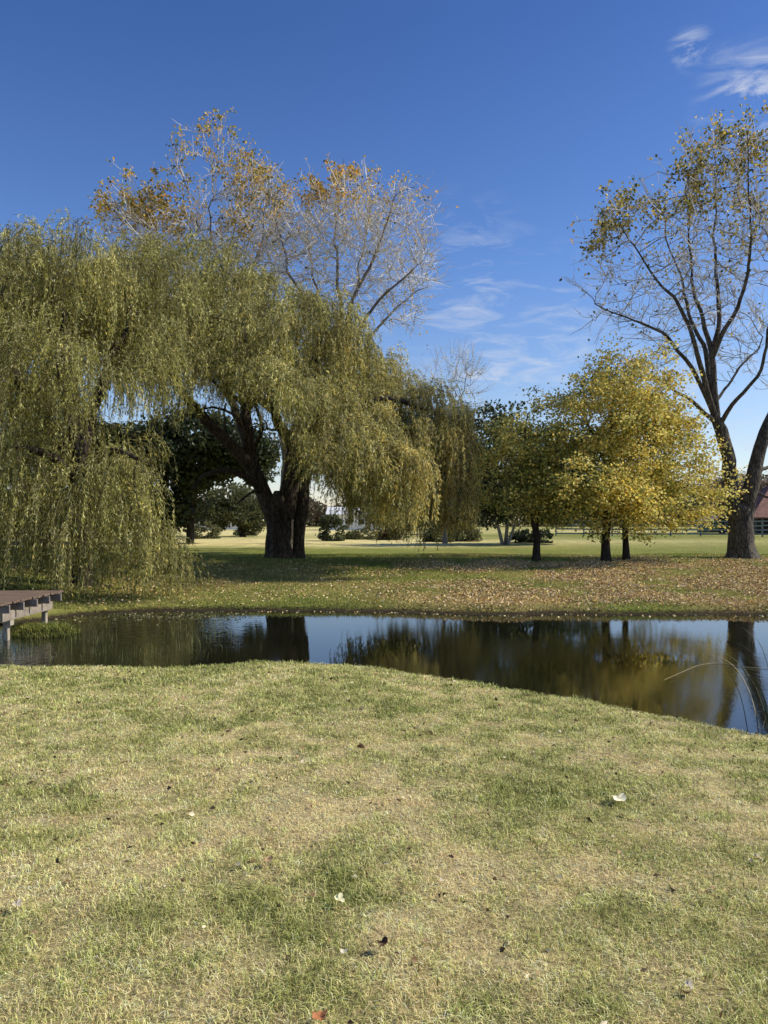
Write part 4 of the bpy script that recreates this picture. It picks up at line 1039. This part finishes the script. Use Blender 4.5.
# specks of weed and leaves floating near the far-left shore
n = 700; X = rng.uniform(-7, -3.0, n); Y = 16.3 + rng.normal(0, .5, n); Y = np.minimum(Y, shores(X)[1] - .05)
V, Q, Cc = leaves(np.stack([X, Y, np.full(n, WATER + .006)], -1), rng.normal(0, 1, (n, 3)) * np.array([1, 1, .02]), rng.uniform(.03, .08, n), .02, litter_cols(n, [(.3, .3, .15), (.12, .12, .06), (.45, .38, .2)], (1, 2, 1)), .02)
tag(mesh_obj('floating_debris', V, Q, M_litter, col=Cc), 'floating willow leaves and scum near the far left shore', 'floating leaves', kind='stuff')

# ------------------------------------------------------------------ reeds at the right edge
M_reed = simple_mat('reed_blade', (.03, .045, .018), (.10, .12, .045), 6, .6, .1)
M_reedd = simple_mat('dry_reed', (.30, .24, .13), (.48, .40, .24), 6, .7, .1)


def reed_leaf(parent, p0, d, L, bend, w, mat, name='blade'):
    K = 14; t = np.linspace(0, 1, K)
    d = np.array([d[0], d[1], 0.]); d /= np.linalg.norm(d); s = np.array([-d[1], d[0], 0])
    th = np.cumsum(np.full(K, 1) * bend * (t ** 1.3) / K * 2); st = L / K
    pos = [np.array(p0, float)]
    for i in range(1, K): pos.append(pos[-1] + st * (np.array([0, 0, 1]) * math.cos(th[i] + .12) + d * math.sin(th[i] + .12)))
    pos = np.array(pos); pos[:, 2] = np.maximum(pos[:, 2], WATER + .004 * (1 + t))
    ww = w * np.minimum(1, 6 * (1 - t) ** .8 + .05) * (1 - .5 * t)
    V = np.stack([pos - s * ww[:, None], pos + np.array([0, 0, -.3]) * ww[:, None], pos + s * ww[:, None]], 1).reshape(-1, 3)
    Qs = []
    for i in range(K - 1):
        for j in (0, 1): Qs.append([i * 3 + j, i * 3 + j + 1, i * 3 + j + 4, i * 3 + j + 3])
    return mesh_obj(name, V, np.array(Qs), mat, parent, smooth_=True)


rb = np.array([3.80, 7.25, WATER])
rd = thing('reed_clump', rb, 'dark long-bladed reed clump leaning in from the right edge over the water', 'reeds')
for i in range(24):
    a = rng.uniform(0, 2 * np.pi) if i > 14 else rng.uniform(2.4, 3.9)
    p0 = rb + np.array([rng.normal(0, .12), rng.normal(0, .16), -.1])
    reed_leaf(rd, p0, (math.cos(a), math.sin(a)), rng.uniform(.8, 1.6), rng.uniform(.9, 2.3), rng.uniform(.004, .008), M_reed if rng.uniform() < .8 else M_reedd)
# fallen reed stem lying on the water
c_ = []
for px, py in ((664, 684), (680, 673), (700, 665), (722, 663), (745, 667), (775, 668), (800, 664)):
    D = (CAMZ - WATER - .012) * F / (py - HZ); c_.append(list(at(px, py, D)) + [.007])
c_[0][2] += .05
o = spline(c_, .08); o[:, 3] = np.linspace(.0022, .0045, len(o)); V, Q = tube(o[:, :3], o[:, 3], 6)
tag(mesh_obj('fallen_reed', V, Q, M_reedd, smooth_=True), 'single bent pale reed stem lying on the water near the right edge', 'reed stem')

# ------------------------------------------------------------------ single leaves and straws on the lawn
def leaf_thing(px, py, size, colr, label, rot, lobes=5, curl=.25):
    size *= 1.15
    D = 3.0
    for _ in range(12):
        x = (px - 384) / F * D; D = (CAMZ - float(ground_h(x, D)) - .035) * F / (py - HZ)
    x = (px - 384) / F * D; z = float(ground_h(x, D)) + .038
    K = lobes * 6; a = np.linspace(0, 2 * np.pi, K, endpoint=False)
    rad = size / 2 * (.62 + .38 * np.abs(np.cos(a * lobes / 2)) ** .7) * (1 - .12 * np.cos(a))
    rings = []
    for fr in (.001, .5, 1.0):
        X = np.cos(a) * rad * fr; Yv = np.sin(a) * rad * fr * .85
        Z = curl * size * ((fr ** 2) * (.5 + .5 * np.cos(2 * a + rot)) + .12 * np.sin(a * lobes) * fr)
        cx, sx = math.cos(rot), math.sin(rot)
        rings.append(np.stack([x + X * cx - Yv * sx, D + X * sx + Yv * cx, z + Z], -1))
    V = np.concatenate(rings); I = np.arange(3 * K).reshape(3, K); J = np.roll(I, -1, 1)
    Q = np.stack([I[:-1], J[:-1], J[1:], I[1:]], -1).reshape(-1, 4)
    cc = np.tile(np.array(colr), (len(V), 1)); cc[:K] *= .75
    b = thing('fallen_leaf', (x, D, z - .03), label, 'leaf', 'single fallen leaves on the near lawn')
    mesh_obj('leaf_blade', V, Q, M_litter, b, col=cc, smooth_=True)
    st = np.array([[x, D, z, .0016], [x - math.cos(rot) * size * .4, D - math.sin(rot) * size * .4, z - .004, .0014], [x - math.cos(rot) * size * .8, D - math.sin(rot) * size * .8, z - .012, .001]])
    V, Q = tube(st[:, :3], st[:, 3], 5); mesh_obj('leaf_stalk', V, Q, M_reedd, b)


leaf_thing(618, 799, .105, (.95, .86, .58), 'large cream curled leaf lying on the lawn at the right', .6, 5, .2)
leaf_thing(338, 900, .055, (.88, .82, .48), 'small pale yellow leaf on the dark green grass patch, lower centre', 2.1, 5)
leaf_thing(382, 944, .045, (.10, .055, .03), 'small dark brown curled leaf near the bottom centre', 1.1, 5, .4)
leaf_thing(320, 1017, .05, (.42, .17, .07), 'rust orange leaf at the bottom edge of the lawn', .3, 5)
leaf_thing(360, 748, .06, (.16, .09, .05), 'dark brown leaf on the lawn, nearest the pond, centre', 2.8, 5, .4)
leaf_thing(268, 860, .05, (.42, .27, .15), 'light brown leaf on the straw patch left of centre', .9, 5)
leaf_thing(688, 986, .036, (.62, .54, .40), 'buff leaf lying close to the bottom right corner', 1.6, 5)
leaf_thing(608, 755, .05, (.46, .34, .2), 'small tan leaf beyond the large cream leaf', 2.4, 5)
leaf_thing(344, 952, .03, (.6, .56, .42), 'tiny pale leaf below the pale yellow leaf', .2, 3)
leaf_thing(757, 858, .045, (.62, .52, .3), 'small straw-coloured leaf at the right edge of the lawn', 1.9, 5)
leaf_thing(216, 771, .06, (.30, .20, .11), 'brown leaf on the left half of the lawn', 1.2, 5)
leaf_thing(16, 905, .045, (.58, .5, .36), 'pale leaf near the left edge of the lawn', 2.2, 5)


def straw(px, py, L, rot, w, label):
    D = 3.0
    for _ in range(12):
        x = (px - 384) / F * D; D = (CAMZ - float(ground_h(x, D)) - .035) * F / (py - HZ)
    x = (px - 384) / F * D; z = float(ground_h(x, D)) + .035; c, s = math.cos(rot), math.sin(rot)
    o = spline([[x - c * L / 2, D - s * L / 2, z, w], [x, D, z + .008, w], [x + c * L / 2, D + s * L / 2, z + .004, w * .5]], .02)
    V, Q = tube(o[:, :3], o[:, 3], 6); tag(mesh_obj('straw_stem', V, Q, M_reedd, smooth_=True), label, 'straw')


straw(742, 992, .05, 1.0, .0016, 'short thick straw in the bottom right corner of the lawn')
straw(498, 965, .09, .12, .0007, 'thin pale straw lying across the grass, bottom centre right')
straw(200, 771, .10, .02, .0008, 'thin dark grass stem lying on the lawn left of centre')

# crumbs of dead leaf and thatch caught in the grass
X, Y = scatter(1.8, 9.8, 26, .53, .4); k = Y < shores(X)[0] - .1; X, Y = X[k], Y[k]; n = len(X)
sz = rng.uniform(.008, .03, n) * (1 + .1 * Y)
V, Q, Cc = leaves(np.stack([X, Y, ground_h(X, Y) + rng.uniform(.012, .03, n)], -1), rng.normal(0, 1, (n, 3)) * np.array([1, 1, .35]), sz, sz * rng.uniform(.3, .9, n), litter_cols(n, [(.20, .12, .06), (.42, .27, .14), (.75, .64, .42), (.10, .07, .04)], (3, 3, 2, 2)), .3)
tag(mesh_obj('lawn_litter', V, Q, M_litter, col=Cc), 'crumbs of dead leaf and thatch scattered through the near lawn', 'leaf crumbs', kind='stuff')
# leaves drifting on the pond along the far shore
X = rng.uniform(-3, 14, 420); Y = shores(X)[1] - np.abs(rng.normal(0, .22, 420)) - .04
V, Q, Cc = leaves(np.stack([X, Y, np.full(420, WATER + .007)], -1), rng.normal(0, 1, (420, 3)) * np.array([1, 1, .02]), rng.uniform(.03, .08, 420), .04, litter_cols(420, [(.6, .45, .2), (.4, .25, .1), (.7, .6, .3)], (1, 1, 1)), .02)
tag(mesh_obj('drifting_leaves', V, Q, M_litter, col=Cc), 'fallen leaves drifted against the far shoreline', 'floating leaves', kind='stuff')

# ------------------------------------------------------------------ camera, sun, sky
cam = bpy.data.cameras.new('camera'); co = bpy.data.objects.new('camera', cam); C.objects.link(co)
co.location = (0, 0, CAMZ); co.rotation_euler = (radians(90), 0, 0)
cam.sensor_fit = 'VERTICAL'; cam.sensor_height = 36; cam.lens = 26; cam.shift_y = 8 / 1024
cam.clip_start = .05; cam.clip_end = 3000; scene.camera = co

sd = np.array([SUN_AZ[0] * math.cos(SUN_EL), SUN_AZ[1] * math.cos(SUN_EL), math.sin(SUN_EL)])
sl = bpy.data.lights.new('sun', 'SUN'); sl.energy = 5.0; sl.angle = radians(.53); sl.color = (1.0, .93, .79)
so = bpy.data.objects.new('sun', sl); C.objects.link(so)
from mathutils import Vector
so.rotation_euler = Vector(sd).to_track_quat('Z', 'Y').to_euler(); so.location = (20, -10, 30)

w = bpy.data.worlds.new('World'); scene.world = w; w.use_nodes = True
nt = w.node_tree; nt.nodes.clear()
out = nt.nodes.new('ShaderNodeOutputWorld'); bg = nt.nodes.new('ShaderNodeBackground'); bg.inputs[1].default_value = .105
sky = nt.nodes.new('ShaderNodeTexSky'); sky.sky_type = 'NISHITA'; sky.sun_disc = False
sky.sun_elevation = SUN_EL; sky.sun_rotation = math.atan2(SUN_AZ[0], SUN_AZ[1]); sky.air_density = 1.0; sky.dust_density = .25; sky.ozone_density = 3.0
# thin wisps of cloud at their places in the sky
tc = nt.nodes.new('ShaderNodeTexCoord')
mp = nt.nodes.new('ShaderNodeMapping'); mp.inputs['Scale'].default_value = (3.0, 3.0, 11.0); mp.inputs['Rotation'].default_value = (0, radians(14), 0)
nt.links.new(tc.outputs['Generated'], mp.inputs[0])
cf = noise(nt, 4.2, 9, .64, mp.outputs[0], .7)
cr = ramp(nt, cf, [(.46, (0, 0, 0)), (.64, (.35, .35, .35)), (.82, (1, 1, 1))])
total = None
for px, py, rad, amp in ((750, 100, 2.7, 2.4), (690, 48, 1.1, 2.2), (724, 66, 1.2, .9), (460, 293, 5.5, 1.4), (485, 370, 3.0, 2.4), (540, 350, 6.5, 1.2), (700, 420, 11, .9), (470, 410, 6, .7)):
    v = at(px, py, 1.0) - np.array([0, 0, CAMZ]); v /= np.linalg.norm(v)
    dp = nt.nodes.new('ShaderNodeVectorMath'); dp.operation = 'DISTANCE'; dp.inputs[1].default_value = v
    sc_ = nt.nodes.new('ShaderNodeVectorMath'); sc_.operation = 'NORMALIZE'; nt.links.new(tc.outputs['Generated'], sc_.inputs[0])
    nt.links.new(sc_.outputs[0], dp.inputs[0])
    mr = nt.nodes.new('ShaderNodeMapRange'); mr.interpolation_type = 'SMOOTHSTEP'; mr.inputs[1].default_value = 0; mr.inputs[2].default_value = radians(rad) * 1.5
    mr.inputs[3].default_value = amp; mr.inputs[4].default_value = 0; nt.links.new(dp.outputs['Value'], mr.inputs[0])
    if total is None: total = mr.outputs[0]
    else:
        ad = nt.nodes.new('ShaderNodeMath'); ad.operation = 'MAXIMUM'; nt.links.new(total, ad.inputs[0]); nt.links.new(mr.outputs[0], ad.inputs[1]); total = ad.outputs[0]
ml = nt.nodes.new('ShaderNodeMath'); ml.operation = 'MULTIPLY'; ml.use_clamp = True; nt.links.new(total, ml.inputs[0]); nt.links.new(cr, ml.inputs[1])
sep = nt.nodes.new('ShaderNodeSeparateXYZ'); nt.links.new(tc.outputs['Generated'], sep.inputs[0])
tr = ramp(nt, sep.outputs[2], [(0.0, (1.5, 1.32, 1.3)), (0.16, (1.3, 1.30, 1.42)), (0.32, (0.86, 1.08, 1.46)), (0.56, (0.56, 0.80, 1.24))])
tint = mixc(nt, 1.0, sky.outputs[0], tr, 'MULTIPLY')
mx = mixc(nt, ml.outputs[0], tint, (6.2, 6.7, 7.8))
nt.links.new(mx, bg.inputs[0]); nt.links.new(bg.outputs[0], out.inputs[0])

for o_ in bpy.data.objects:
    if 'base' in o_: del o_['base']
scene.view_settings.view_transform = 'Standard'; scene.view_settings.look = 'None'; scene.view_settings.exposure = 0
scene.cycles.max_bounces = 6; scene.cycles.transparent_max_bounces = 4
scene.cycles.use_adaptive_sampling = True; scene.cycles.adaptive_threshold = .02
